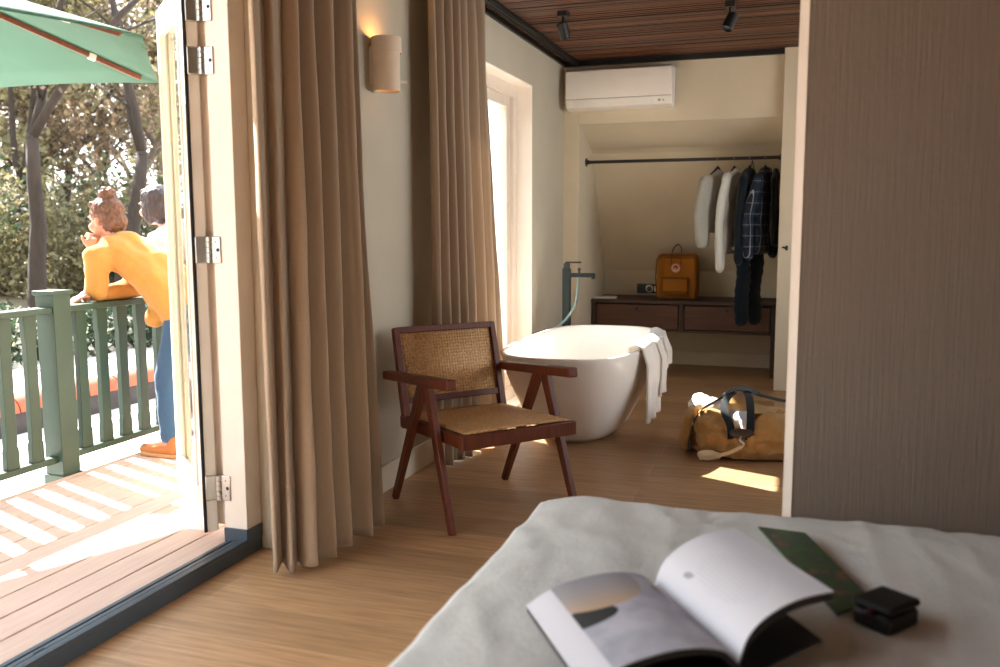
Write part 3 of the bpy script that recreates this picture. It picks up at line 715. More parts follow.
bn = thing('bench_cabinet', 'dark wooden bench cabinet with two drawers fitted in the alcove', 'cabinet', (-.957, 7.7, 0))
obj('top', MB().bx(-.790, .790, -.012, .560, .608, .640), MBENT, bn, bevel=.003)
m = MB().bx(-.788, -.748, .0, .555, .365, .608).bx(.748, .788, .0, .555, .0, .608).bx(-.015, .025, .0, .555, .385, .608).bx(-.788, .788, .0, .555, .365, .387).bx(-.788, .788, .535, .555, .365, .608)
obj('carcass', m, MBENT, bn, bevel=.002)
for a, b in ((-.743, -.020), (.030, .743)):
    d = obj('drawer', MB().bx(a+.004, b-.004, -.006, .50, .392, .598), MBEN, bn, bevel=.002)
    obj('knob', MB().lathe([(.006, 0), (.006, .012), (.013, .016), (.013, .024), (.009, .028)], ((a+b)/2, -.006, .565), 16, Matrix.Rotation(pi/2, 3, 'X')), MBLK, d)
tag(obj('folded_paper', MB().box((-1.645, 7.84, .644), (.20, .16, .008), Matrix.Rotation(R(8), 3, 'Z')).box((-1.645, 7.84, .651), (.195, .155, .005), Matrix.Rotation(R(6), 3, 'Z')), mat('white paper', (224, 220, 210), .8), bevel=.001), 'folded white paper on the left end of the bench cabinet', 'paper')
wsx = thing('wall_socket', 'dark double wall socket low on the alcove wall above the bench', 'wall socket', (-1.335, 8.285, .70))
obj('plate', MB().bx(-.105, .105, -.010, 0, -.045, .045), mat('dark steel plate', (44, 48, 46), .35, .1, metal=.4), wsx, bevel=.003)
obj('socket', MB().lathe([(.034, 0), (.034, .006), (.026, .007), (.024, -.004)], (-.055, -.008, 0), 20, Matrix.Rotation(pi/2, 3, 'X')), MBLK, wsx)
obj('socket', MB().lathe([(.034, 0), (.034, .006), (.026, .007), (.024, -.004)], (.012, -.008, 0), 20, Matrix.Rotation(pi/2, 3, 'X')), MSTEEL, wsx)
obj('switch', MB().bx(.058, .086, -.017, -.008, -.025, .025), MTUB, wsx, bevel=.003)
hk = thing('coat_hook', 'small black coat hook on the wall beside the alcove', 'hook', (-.098, 7.14, 1.11))
obj('plate', MB().bx(-.01, .01, -.006, 0, -.018, .018), MBLK, hk, bevel=.001)
obj('peg', MB().tube([(0, 0, 0), (-.008, -.03, 0), (-.03, -.045, .008)], .006, 8), MBLK, hk)

# backpack
bp = thing('backpack', 'mustard canvas backpack with round patch standing on the bench', 'backpack', (-1.02, 7.93, .641), R(-4))
MCAN = fabric('mustard canvas', (172, 112, 40), (138, 82, 24), scale=260); MCAND = fabric('dark mustard', (120, 76, 30), (96, 58, 22)); MLEA = mat('tan leather', (112, 70, 40), .5)
m = MB().bx(-.155, .155, -.06, .07, .03, .36)
for a in (-.15, .15):
    m.caps((a, -.05, .03), (a*1.0, -.05, .345), .03).caps((a, .06, .03), (a, .06, .345), .03)
m.caps((-.14, 0, .355), (.14, 0, .355), .045).caps((-.145, 0, .04), (.145, 0, .04), .045)
blob('body', m, MCAN, bp, .012, 6, fold(3, .007, 9))
m = MB().bx(-.105, .105, -.115, -.05, .05, .185)
for a in (-.1, .1): m.caps((a, -.10, .055), (a, -.10, .18), .016)
fp = blob('front_pocket', m, MCAN, bp, .010, 5, fold(5, .005, 12))
obj('flap', MB().bx(-.112, .112, -.122, -.05, .178, .192), MCAND, fp, bevel=.005)
obj('pocket_seam', MB().bx(-.110, .110, -.121, -.115, .062, .074), MCAND, fp, bevel=.002)
obj('top_piping', MB().tube([(-.17, -.075, .03), (-.178, -.078, .2), (-.172, -.07, .35), (-.12, -.075, .385), (.12, -.075, .385), (.172, -.07, .35), (.178, -.078, .2), (.17, -.075, .03)], .005, 6), MCAND, bp)
for s_ in (-1, 1): obj('handle', MB().tube(cr([(s_*.045, -.082, .30), (s_*.043, -.078, .37), (s_*.036, -.03, .44), (s_*.012, -.01, .475), (0, -.008, .478)], 5), .0085, 8, .5), MLEA, bp)
rot = Matrix.Rotation(pi/2, 3, 'X')
pt = obj('logo_patch', MB().lathe([(.0001, .006), (.035, .006), (.039, .003), (.039, 0)], (0, -.088, .275), 28, rot), mat('pale pink patch', (226, 178, 150), .7, .04), bp)
fx = MB().tube(cr([(-.012, -.0955, .266), (-.016, -.0955, .280), (-.002, -.0955, .290), (.012, -.0955, .283), (.010, -.0955, .270), (.002, -.0955, .272)], 5), [.002+.006*sin(pi*i/25) for i in range(26)], 8)
obj('fox_mark', fx, mat('dark red print', (138, 44, 30), .7), pt)
obj('side_strap', MB().tube(cr([(.165, -.06, .34), (.182, -.075, .2), (.172, -.07, .05)], 6), .008, 6, .4), MLEA, bp)

# duffel bag on the floor
bgx = thing('duffel_bag', 'open tan canvas duffel bag with black straps slumped on the floor', 'bag', (-.26, 5.06, 0))
MDUF = fabric('tan canvas', (182, 142, 88), (146, 104, 58), scale=260, bump=.5); MDUL = fabric('pale canvas lining', (190, 160, 112), (168, 138, 92), scale=260); MWEB = fabric('black webbing', (34, 38, 42), (22, 24, 28), scale=300); MDLE = mat('dark leather', (58, 42, 32), .5)
m = MB(); Nn = 44
def bag(u, v):  # outside from the floor up to the mouth, then down the inside
    a = 2*pi*u
    prof_ = [(.0, .02), (.80, .012), (.98, .06), (1.03, .13), (.98, .19), (.80, .245), (.62, .262), (.52, .245), (.50, .19), (.48, .13), (.25, .10), (0, .10)]
    s = v*(len(prof_)-1); i = min(int(s), len(prof_)-2); t = s-i; t = t*t*(3-2*t)
    r = prof_[i][0]*(1-t)+prof_[i+1][0]*t; z = prof_[i][1]*(1-t)+prof_[i+1][1]*t
    x, y_ = sup(.315, .225, 2.9, a); x *= r; y_ *= r
    if z > .15:
        k = (z-.15)/.11
        fr_ = max(0, -sin(a)); z += k*.05*fr_-k*.155*fr_*math.exp(-((x+.01)/.10)**2); z += k*.03*max(0, sin(a)); z -= k*.02*abs(cos(a))**4
    p = V((x, y_, z)); d = NZ.noise(p*6+V((2, 1, 5)))*.030+(abs(NZ.noise(V((p.x*9+p.z*7, p.y*9, p.z*11-p.x*4))))-.2)*-.05+NZ.noise(p*24)*.006-.030*max(0, .16-abs(NZ.noise(V((p.x*8-p.z*9, p.y*7, p.z*8+p.x*6)))))/.16*.6
    f = min(1, r*1.3); p += V((x, y_, .10*(1 if z > .1 else 0))).normalized()*d*f if r > .05 else V((0, 0, 0)); p.z = max(.004, p.z); return p
obj('body', MB().grid(bag, 120, 90, True), MDUF, bgx, angle=180)
def end_panel(s_):
    m = MB(); m.sphere((s_*.30, .02, .13), (.055, .17, .12), 14, 10).sphere((s_*.31, -.04, .08), (.045, .10, .07), 12, 8); return m
blob('end_pocket', end_panel(-1), MDUF, bgx, .014, 4, fold(4, .010, 9)); blob('end_pocket', end_panel(1), MDUF, bgx, .014, 4, fold(8, .010, 9))
def lining(u, v):
    x = .02+.22*u; y_ = .16-.02*u-.15*v*(1-.4*u); z = .265-.03*(2*v-1)**2-.02*u+.012*NZ.noise(V((u*4, v*4, 3))); return (x, y_, z)
o = obj('flap', MB().grid(lining, 16, 16), MDUL, bgx, angle=180); q_ = o.modifiers.new('s', 'SOLIDIFY'); q_.thickness = .006
def ribbon(pts, w_, side, th=.004):
    p = cr([V(q) for q in pts], 6); m = MB(); vs = []; n = len(p)
    for i, q in enumerate(p):
        t = (p[min(i+1, n-1)]-p[max(i-1, 0)]).normalized(); a = V(side); a = (a-t*a.dot(t)).normalized(); u = t.cross(a)
        vs += [q+a*w_/2+u*th/2, q-a*w_/2+u*th/2, q-a*w_/2-u*th/2, q+a*w_/2-u*th/2]
    fs = [(i*4+j, i*4+(j+1) % 4, i*4+4+(j+1) % 4, i*4+4+j) for i in range(n-1) for j in range(4)]+[(3, 2, 1, 0), (n*4-4, n*4-3, n*4-2, n*4-1)]
    return m.add(vs, fs)
def strap(pts, w_, side, mt=MWEB, nm='strap'): return obj(nm, ribbon(pts, w_, side), mt, bgx)
strap([(-.055, -.222, .13), (-.065, -.205, .20), (-.105, -.13, .27), (-.10, -.02, .315), (-.07, .06, .338)], .042, (1, .2, 0), nm='handle')
strap([(.035, -.222, .13), (.040, -.205, .20), (.035, -.12, .275), (.02, -.02, .325), (.0, .06, .345)], .042, (1, 0, 0), nm='handle')
strap([(-.115, .05, .325), (-.06, .075, .352), (.01, .08, .356), (.06, .065, .335)], .085, (0, 1, .1), nm='handle_grip')
strap([(.05, .09, .33), (.16, .12, .30), (.28, .12, .275), (.36, .10, .21)], .028, (0, 1, .3))
strap([(-.09, .08, .325), (-.17, .0, .285), (-.235, -.06, .245), (-.275, -.13, .17), (-.285, -.16, .04)], .045, (.4, -.6, .6))
lp = blob('leather_tab', MB().sphere((-.010, -.228, .165), (.062, .016, .030), 14, 10, Matrix.Rotation(R(-30), 3, 'X')).sphere((.03, -.224, .168), (.035, .014, .024), 12, 8), MDLE, bgx, .007, 2)
obj('clip', MB().tube(cr([(0, -.24, .16), (-.01, -.25, .135), (.012, -.255, .115), (-.005, -.255, .09)], 5), .005, 8), MSTEEL, lp)
strap([(.0, -.255, .10), (-.07, -.262, .06), (-.16, -.268, .035), (-.22, -.262, .02)], .020, (0, -.3, 1), mat('pale strap', (196, 176, 146), .7), 'front_strap')
m = MB().sphere((-.17, -.235, .035), (.075, .03, .028), 12, 8); blob('pocket_flap', m, mat('cream cloth', (214, 190, 156), .9), bgx, .010, 3, fold(6, .006, 20))
tag(blob('clothes_pile', MB().sphere((-.50, 5.17, .24), (.095, .07, .055)).sphere((-.43, 5.12, .255), (.07, .06, .05)).sphere((-.535, 5.23, .275), (.04, .03, .03)).sphere((-.44, 5.20, .22), (.09, .08, .06)), mat('white garment', (232, 224, 216), .9), None, .010, 4, fold(9, .016, 16)), 'crumpled white garment spilling from the left of the duffel bag', 'clothing')
tag(blob('bundled_cloth', MB().sphere((-.27, 5.06, .19), (.07, .06, .05)).sphere((-.31, 5.10, .20), (.05, .04, .045)).sphere((-.24, 5.00, .17), (.04, .05, .04)), mat('pale blue garment', (200, 200, 206), .9), None, .010, 4, fold(19, .014, 18)), 'pale cloth stuffed in the mouth of the duffel bag', 'clothing')

# ------------------------------------------------------------------ terrace
MDECK = wood('weathered deck', (210, 178, 160), .65, 1, .12, 4); MGRN = mat('green paint', (38, 63, 48), .45, .10, bump=.05, bscale=30); MCONC = mat('pale roof gravel', (214, 206, 200), .9, .08, 40, bump=.3)
m = MB(); x = -2.088; i = 0
while x > -3.38:
    wd_ = .126; m.bx(x-wd_, x, -1.5, 6.9, .012, .05); x -= .1325; i += 1
struct('deck', m, MDECK, bevel=.003)
struct('trim_deck_edge', MB().bx(-3.40, -3.385, -1.5, 6.9, -.119, .052), MDECK)
struct('deck_joists', MB().bx(-3.38, -2.18, -1.5, 6.9, -.1, .010), mat('dark brown joists', (70, 46, 34), .9))  # one dark brown slab under the deck boards
struct('terrace_roof', MB().bx(-5.0, -3.40, -6, 16, -.3, -.12), MCONC)
rail = thing('railing', 'dark green wooden railing with flat balusters along the deck', 'railing', (-3.47, 3.4, 0))
def rl(mb): mb.v = [(a+3.47, b-3.4, c) for a, b, c in mb.v]; return mb
m = MB().bx(-3.517, -3.423, -.5, 6.7, .862, .892)
obj('top_rail', rl(m), MGRN, rail, bevel=.004)
obj('bottom_rail', rl(MB().bx(-3.495, -3.445, -.5, 6.7, .118, .150)), MGRN, rail, bevel=.003)
for py in (3.40, 5.60, 1.20):
    p = obj('post', rl(MB().bx(-3.525, -3.415, py-.055, py+.055, -.118, .955)), MGRN, rail, bevel=.003)
    obj('post_cap', rl(MB().bx(-3.535, -3.405, py-.065, py+.065, .950, .972)), MGRN, p, bevel=.003)
    obj('post_foot', rl(MB().bx(-3.533, -3.407, py-.063, py+.063, -.118, .055)), MGRN, p, bevel=.003)
k_ = -12
while k_ < 22:
    by = 3.40+.1445*k_+(.012 if k_ > 0 else -.015); k_ += 1
    if min(abs(by-q_) for q_ in (3.40, 5.60, 1.20)) < .09: continue
    wv = .036
    poly = [(-wv, .148), (wv, .148), (wv, .235), (wv*.82, .255), (wv*.82, .735), (wv, .755), (wv, .864), (-wv, .864), (-wv, .755), (-wv*.82, .735), (-wv*.82, .255), (-wv, .235)]
    obj('baluster', rl(MB().prism([(-3.485, by+a, z) for a, z in poly], (.03, 0, 0))), MGRN, rail, bevel=.002)

# parasol
MPAR = mat('green parasol cloth', (82, 124, 106), .85, .05, trans=.25); MRIB = wood('parasol wood', (120, 66, 44), .5, 0)
H = V((-3.505, 2.695, 0)); pz, ez, PR, pa, NP = 2.32, 1.992, 1.135, 1.165, 6
um = thing('parasol', 'green cloth parasol with wooden ribs over the deck', 'parasol', H)
tips = [V((PR*cos(pa+2*pi*i/NP), PR*sin(pa+2*pi*i/NP), ez)) for i in range(NP)]; apex = V((0, 0, pz+.02))
m = MB()
def panel(i):
    a, b = tips[i], tips[(i+1) % NP]
    def fn(u, v):
        e = a.lerp(b, u)*(1-.012*sin(pi*u)); p = apex.lerp(e, v); p.z = apex.z+(ez-apex.z)*v; return p+V((0, 0, .012*sin(pi*u)*v))
    return fn
for i in range(NP): m.grid(panel(i), 9, 8)
o = obj('canopy', m, MPAR, um, angle=180); q_ = o.modifiers.new('s', 'SOLIDIFY'); q_.thickness = .003
for i in range(NP):
    d = tips[i].normalized(); a = apex.lerp(tips[i], .05)-V((0, 0, .018)); b = apex.lerp(tips[i], .92)-V((0, 0, .016)); r_ = obj('rib', MB().bar(a, b, .014, .022, (-d.y, d.x, 0)), MRIB, um, bevel=.002)
    c_ = apex.lerp(tips[i], .70)-V((0, 0, .018)); c2_ = apex.lerp(tips[i], .728)-V((0, 0, .018)); obj('rib_clip', MB().bar(c_, c2_, .022, .030, (-d.y, d.x, 0)), MAC, r_, bevel=.002)
obj('pole', MB().lathe([(.021, .0), (.021, pz+.06), (.012, pz+.09)], (0, 0, 0), 18), MRIB, um)
obj('hub', MB().lathe([(.045, pz-.06), (.05, pz-.05), (.05, pz-.02), (.03, pz)], (0, 0, 0), 18), MRIB, um)
obj('base', MB().lathe([(.05, .10), (.05, .06), (.06, .05), (.05, .03), (.06, .01), (.06, -.118)][::-1], (0, 0, 0), 28), MCONC, um)

# ------------------------------------------------------------------ people leaning on the railing
MSK = mat('skin', (190, 134, 108), .55, .06); MYEL = fabric('yellow wool', (196, 146, 80), (172, 120, 56), bump=.7, scale=170); MJEAN = fabric('blue jeans', (70, 100, 130), (48, 74, 104), scale=260)
MHRA = mat('auburn hair', (100, 64, 44), .55, .35, 60, (1, 1, .3), bump=.8, bscale=90, bdist=.01); MHRD = mat('dark hair', (54, 42, 40), .5, .35, 60, (1, 1, .3), bump=.8, bscale=90, bdist=.01); MSHOE = mat('tan suede', (176, 112, 62), .8, .1); MEYE = mat('eye', (30, 24, 20), .2)
MGT = fabric('pale grey cotton', (176, 182, 192), (156, 164, 178))
def hand(m, wrist, dir_, up, s=1.0, curl=.5, thumb=1):
    d = V(dir_).normalized(); u = V(up); u = (u-d*u.dot(d)).normalized(); sd = d.cross(u); w0 = V(wrist)
    pal = w0+d*.045*s
    m.caps(w0, pal, .024*s, .026*s); m.sphere(w0+d*.05*s, (.03*s, .03*s, .03*s), 10, 8)
    for i, ln in enumerate((.068, .078, .072, .056)):
        b0 = w0+d*.072*s+sd*((i-1.5)*.0185*s); a1 = d*cos(curl*.6)-u*sin(curl*.6); a2 = d*cos(curl*1.5)-u*sin(curl*1.5); a3 = d*cos(curl*2.3)-u*sin(curl*2.3)
        m.caps(w0+d*.045*s+sd*((i-1.5)*.015*s), b0, .0115*s, .0095*s)
        p1 = b0+a1*ln*.45*s; p2 = p1+a2*ln*.32*s; p3 = p2+a3*ln*.25*s
        m.caps(b0, p1, .0092*s, .0088*s, 8).caps(p1, p2, .0088*s, .0082*s, 8).caps(p2, p3, .0082*s, .0074*s, 8)
    t0 = w0+d*.025*s+sd*(-.026*thumb*s); t1 = t0+(d*.6-sd*thumb*.7-u*.2).normalized()*.035*s; t2 = t1+(d*.9-sd*thumb*.25-u*.3).normalized()*.028*s
    m.caps(w0+d*.02*s, t0, .014*s, .012*s, 8).caps(t0, t1, .0115*s, .0098*s, 8).caps(t1, t2, .0098*s, .0085*s, 8)

def head_prims(m, c, face, up):
    f = V(face).normalized(); u = V(up); u = (u-f*u.dot(f)).normalized(); s = f.cross(u); rot = Matrix((s, f, u)).transposed()
    P = lambda a, b, c_: V(c)+rot @ V((a, b, c_))
    m.sphere(P(0, -.008, .028), (.073, .092, .084), 18, 12, rot); m.sphere(P(0, .026, -.038), (.057, .062, .066), 16, 10, rot)
    m.sphere(P(0, .058, -.082), (.022, .024, .020), 10, 8, rot)
    m.caps(P(0, .086, .008), P(0, .104, -.030), .009, .013, 8); m.sphere(P(0, .098, -.034), (.017, .014, .010), 10, 6, rot)
    m.sphere(P(0, .084, -.060), (.022, .011, .007), 10, 6, rot); m.sphere(P(0, .083, -.070), (.020, .011, .007), 10, 6, rot)
    for k in (-1, 1):
        m.sphere(P(k*.075, -.010, -.010), (.010, .018, .030), 10, 8, rot); m.sphere(P(k*.038, .062, -.030), (.024, .026, .026), 10, 8, rot); m.sphere(P(k*.032, .078, .024), (.024, .012, .008), 8, 6, rot)
    return P, rot
def eyes(P, parent):
    for k in (-1, 1): obj('eye', MB().sphere(P(k*.031, .079, .006), (.010, .006, .006), 10, 8), MEYE, parent)

def shoe(parent, heel, d, mt):
    d = V(d).normalized(); s = V((-d.y, d.x, 0)); h = V(heel); m = MB()
    m.caps(h+V((0, 0, .045)), h+d*.10+V((0, 0, .045)), .040, .040).caps(h+d*.10+V((0, 0, .04)), h+d*.20+V((0, 0, .030)), .040, .034).caps(h+V((0, 0, .05)), h+V((0, 0, .085)), .038, .040)
    for v in m.v: pass
    o = blob('shoe', m, mt, parent, .010, 4); 
    for v in o.data.vertices: v.co.z = max(v.co.z, h.z+.012)
    sl_ = MB().prism([h-d*.045+s*.032, h-d*.045-s*.032, h+d*.10-s*.044, h+d*.20-s*.040, h+d*.238, h+d*.20+s*.040, h+d*.10+s*.044], (0, 0, .022)); obj('sole', sl_, mat('pale rubber', (190, 146, 100), .7), o, bevel=.006)

DZ = .05
def person(name, label, hip, knee_l, knee_r, ank_l, ank_r, neck, headc, face, arms, top, pants, hairf, extra=None, up=(0, 0, 1), toe=(-1, .05, 0)):
    org = V((hip[0], hip[1], DZ)); root = thing(name, label, 'person', org)
    def lo(mb): mb.v = [tuple(V(p)-org) for p in mb.v]; return mb
    hip = V(hip); neck = V(neck); d = (neck-hip).normalized(); side = V((0, 1, 0))
    b = MB(); P, rot = head_prims(b, headc, face, up)
    b.caps(neck-d*.04, V(headc)+rot @ V((0, -.02, -.05)), .052, .048)
    b.caps(hip, hip.lerp(neck, .5), .11, .10).caps(hip.lerp(neck, .5), hip.lerp(neck, .88), .10, .095)
    ch_ = hip.lerp(neck, .90)
    for (sh, el, wr, hd, hu, th, cu) in arms:
        sh = V(sh); el = V(el); wr = V(wr); b.caps(ch_, sh, .07, .05).caps(sh, el, .045, .036).caps(el, wr, .036, .025); hand(b, wr, hd, hu, 1, cu, th)
    for kn, an, s_ in ((knee_l, ank_l, -1), (knee_r, ank_r, 1)):
        h0 = hip+side*(s_*.085)-V((0, 0, .03)); b.caps(h0, kn, .078, .052).caps(kn, an, .050, .034).caps(an, V(an)+V(toe)*.13-V((0, 0, .03)), .034, .028)
    body = blob('body', lo(b), MSK, root, .0075, 4)
    Pl = lambda a, b_, c_: P(a, b_, c_)-org
    eyes(Pl, body)
    t = MB(); mid = hip.lerp(neck, .5)+V((.01, 0, .03))
    for s_ in (-1, 1):
        t.caps(hip+side*(s_*.07)+d*.02, mid+side*(s_*.075), .105, .100).caps(mid+side*(s_*.075), ch_+side*(s_*.09), .100, .085)
    t.caps(hip+d*.03, mid, .118, .118).caps(mid, ch_+V((0, 0, .01)), .118, .105).caps(ch_, neck-d*.012, .100, .070)
    for (sh, el, wr, hd, hu, th, cu) in arms:
        sh = V(sh); el = V(el); wr = V(wr); t.caps(ch_, sh, .085, .074).caps(sh, el, .068, .056).caps(el, el.lerp(wr, .82), .056, .042)
    if extra:
        for e in extra: t.caps(*e)
    blob('sweater', lo(t), top, root, .011, 5, lambda c: .010*NZ.noise(V((c.x*9, c.y*9, c.z*16)))+.006*NZ.noise(V((c.x*22+c.z*10, c.y*14, c.z*26))))
    j = MB(); j.caps(hip+side*-.06-V((0, 0, .01)), hip+side*.06-V((0, 0, .01)), .115, .115)
    for kn, an, s_ in ((knee_l, ank_l, -1), (knee_r, ank_r, 1)):
        h0 = hip+side*(s_*.082)-V((0, 0, .04)); j.caps(h0, kn, .098, .068).caps(kn, V(an)+V((0, 0, .03)), .066, .048)
    blob('jeans', lo(j), pants, root, .012, 4, lambda c: .005*NZ.noise(V((c.x*12, c.y*12, c.z*20))))
    for an in (ank_l, ank_r): shoe(root, V(an)-org+V((.03, 0, 0))-V((0, 0, an[2]-DZ)), toe, MSHOE)
    hairf(P, rot, root, org)
    return root

def hair_bun(P, rot, root, org):
    m = MB(); m.sphere(P(0, -.020, .040), (.084, .090, .084), 16, 12, rot).sphere(P(0, -.055, -.01), (.074, .060, .070), 14, 10, rot).sphere(P(0, .030, .082), (.060, .045, .030), 12, 8, rot).sphere(P(0, -.05, -.055), (.050, .035, .035), 12, 8, rot)
    m.sphere(P(0, -.035, .135), (.046, .044, .036), 12, 10, rot)
    m.v = [tuple(V(p)-org) for p in m.v]
    blob('hair', m, MHRA, root, .009, 2, lambda c: .009*NZ.noise(c*42)+.011*NZ.noise(c*95))
def hair_bob(P, rot, root, org):
    m = MB(); m.sphere(P(0, -.018, .040), (.086, .094, .086), 16, 12, rot).sphere(P(0, -.045, -.03), (.084, .066, .085), 14, 10, rot).sphere(P(0, .035, .085), (.060, .045, .028), 12, 8, rot)
    for k in (-1, 1): m.sphere(P(k*.066, -.005, -.035), (.026, .045, .075), 12, 8, rot)
    m.v = [tuple(V(p)-org) for p in m.v]
    blob('hair', m, MHRD, root, .009, 2, lambda c: .008*NZ.noise(V((c.x*50, c.y*50, c.z*12)))+.004*NZ.noise(c*80))

person('person', 'person in yellow sweater and blue jeans leaning on the green railing, hair in a bun',
       (-3.10, 3.97, .815), (-3.20, 3.87, .46), (-3.22, 4.03, .46), (-3.17, 3.83, .13), (-3.15, 4.05, .13),
       (-3.475, 3.87, 1.19), (-3.545, 3.865, 1.318), (-1, .10, -.12),
       [((-3.46, 3.70, 1.12), (-3.485, 3.70, .945), (-3.555, 3.755, 1.15), (-.06, .42, .9), (.9, -.3, .2), 1, 1.0),
        ((-3.46, 4.01, 1.12), (-3.47, 3.95, .945), (-3.50, 3.70, .925), (-.25, -1, -.06), (0, 0, 1), -1, .35)],
       MYEL, MJEAN, hair_bun, [((-3.18, 3.92, .86), (-3.25, 3.86, .80), .10, .06), ((-3.18, 4.0, .86), (-3.25, 4.0, .80), .10, .06)], up=(-.25, 0, 1))
person('person', 'person with dark hair in pale grey top leaning beside the yellow sweater',
       (-3.08, 4.56, .95), (-3.17, 4.46, .50), (-3.17, 4.64, .50), (-3.10, 4.44, .13), (-3.10, 4.66, .13),
       (-3.50, 4.33, 1.25), (-3.575, 4.295, 1.40), (-1, .1, -.1),
       [((-3.46, 4.16, 1.18), (-3.49, 4.15, .95), (-3.53, 4.39, .935), (-.2, 1, -.05), (0, 0, 1), 1, .35),
        ((-3.44, 4.51, 1.19), (-3.48, 4.60, .95), (-3.54, 4.40, .965), (-.2, -1, -.05), (0, 0, 1), -1, .35)],
       MGT, MJEAN, hair_bob, up=(-.2, 0, 1))

# ------------------------------------------------------------------ beyond the terrace
MTERR = mat('terracotta', (156, 78, 50), .8, .2, 5); MDARKW = mat('shaded parapet wall', (58, 54, 54), .9, .2)  # parapet's dark colour holds the shade on its face away from the sun
struct('wall_parapet', MB().bx(-5.16, -5.0, -6, 16, -.35, .03), MDARKW)
yy = -2.0
cap = thing('parapet_cap', 'row of half round terracotta tiles capping the low wall', 'roof tiles', (-5.08, 0, .03))
while yy < 12:
    obj('cap_tile', MB().prism([(.10*cos(a), yy, .105*sin(a)) for a in [pi*i/10 for i in range(11)]], (0, .30, 0)), MTERR, cap, angle=50); yy += .312
def ground_z(d):
    return -.35 if d < 12 else -.35+(d-12)*.085+.0012*(d-12)**2
def terr(u, v):
    a = -1.6+2.2*u; d = 5.2+(v**1.6)*70; x = -d*cos(a)-.2; y_ = d*sin(a)+9
    p = V((x, y_, 0)); dd = max(0, -x); return (x, y_, ground_z(max(dd, 0)*1.25)+.25*NZ.noise(p*.25)*(v > .1))
kt = NT('leaf litter'); nz_ = kt.noise(kt.coord(), 1.2, 8, .7); kt.base(kt.ramp(nz_, [(.3, lin((70, 62, 46))), (.5, lin((100, 90, 66))), (.7, lin((124, 110, 82)))])); kt.b.inputs['Roughness'].default_value = 1
struct('ground', MB().grid(terr, 50, 60), kt.m, angle=180)
kp = NT('pale paving'); brk = kp.n('ShaderNodeTexBrick'); brk.inputs['Scale'].default_value = 1; brk.inputs['Brick Width'].default_value = .9; brk.inputs['Row Height'].default_value = .42; brk.inputs['Mortar Size'].default_value = .018
brk.inputs['Color1'].default_value = (*lin((222, 212, 204)), 1); brk.inputs['Color2'].default_value = (*lin((206, 196, 188)), 1); brk.inputs['Mortar'].default_value = (*lin((128, 112, 102)), 1); kp.l(kp.coord(rot=(0, 0, pi/2)), brk.inputs['Vector']); kp.base(brk.outputs[0]); kp.b.inputs['Roughness'].default_value = .9
struct('path', MB().bx(-8.6, -5.16, -4, 18, -.5, -.22), kp.m)

rng = random.Random(5)
def leaves(m, c, r, n, size, flat=1):
    for _ in range(n):
        while True:
            p = V((rng.uniform(-1, 1), rng.uniform(-1, 1), rng.uniform(-1, 1)))
            if p.length < 1: break
        p = V(c)+V((p.x*r[0], p.y*r[1], p.z*r[2])); a = V((rng.gauss(0, 1), rng.gauss(0, 1), rng.gauss(0, 1))).normalized(); b = a.orthogonal().normalized(); b = Matrix.Rotation(rng.uniform(0, 6.28), 3, a) @ b; t = a.cross(b); s = size*rng.uniform(.6, 1.4)
        m.add([p+b*s, p+t*s*.55, p-b*s, p-t*s*.55], [(0, 1, 2, 3)])
MBARK = mat('grey brown bark', (44, 34, 25), .95, .3, 14, (1, 1, .3), bump=.6, bscale=30, bdist=.02)
MBARKP = mat('pale bark', (84, 72, 60), .95, .25, 14, (1, 1, .3))
MLO = leaf_mat('olive spring leaves', [(0, (84, 80, 52)), (.5, (110, 104, 70)), (1, (142, 132, 96))]); MLB = leaf_mat('brown buds', [(0, (84, 70, 54)), (1, (130, 112, 86))])
MLE = leaf_mat('dark evergreen', [(0, (34, 46, 30)), (.5, (54, 68, 42)), (1, (80, 90, 58))]); MIVY = leaf_mat('variegated ivy', [(0, (28, 44, 28)), (.7, (44, 62, 38)), (.8, (70, 88, 56)), (.88, (190, 190, 170)), (1, (210, 210, 190))])
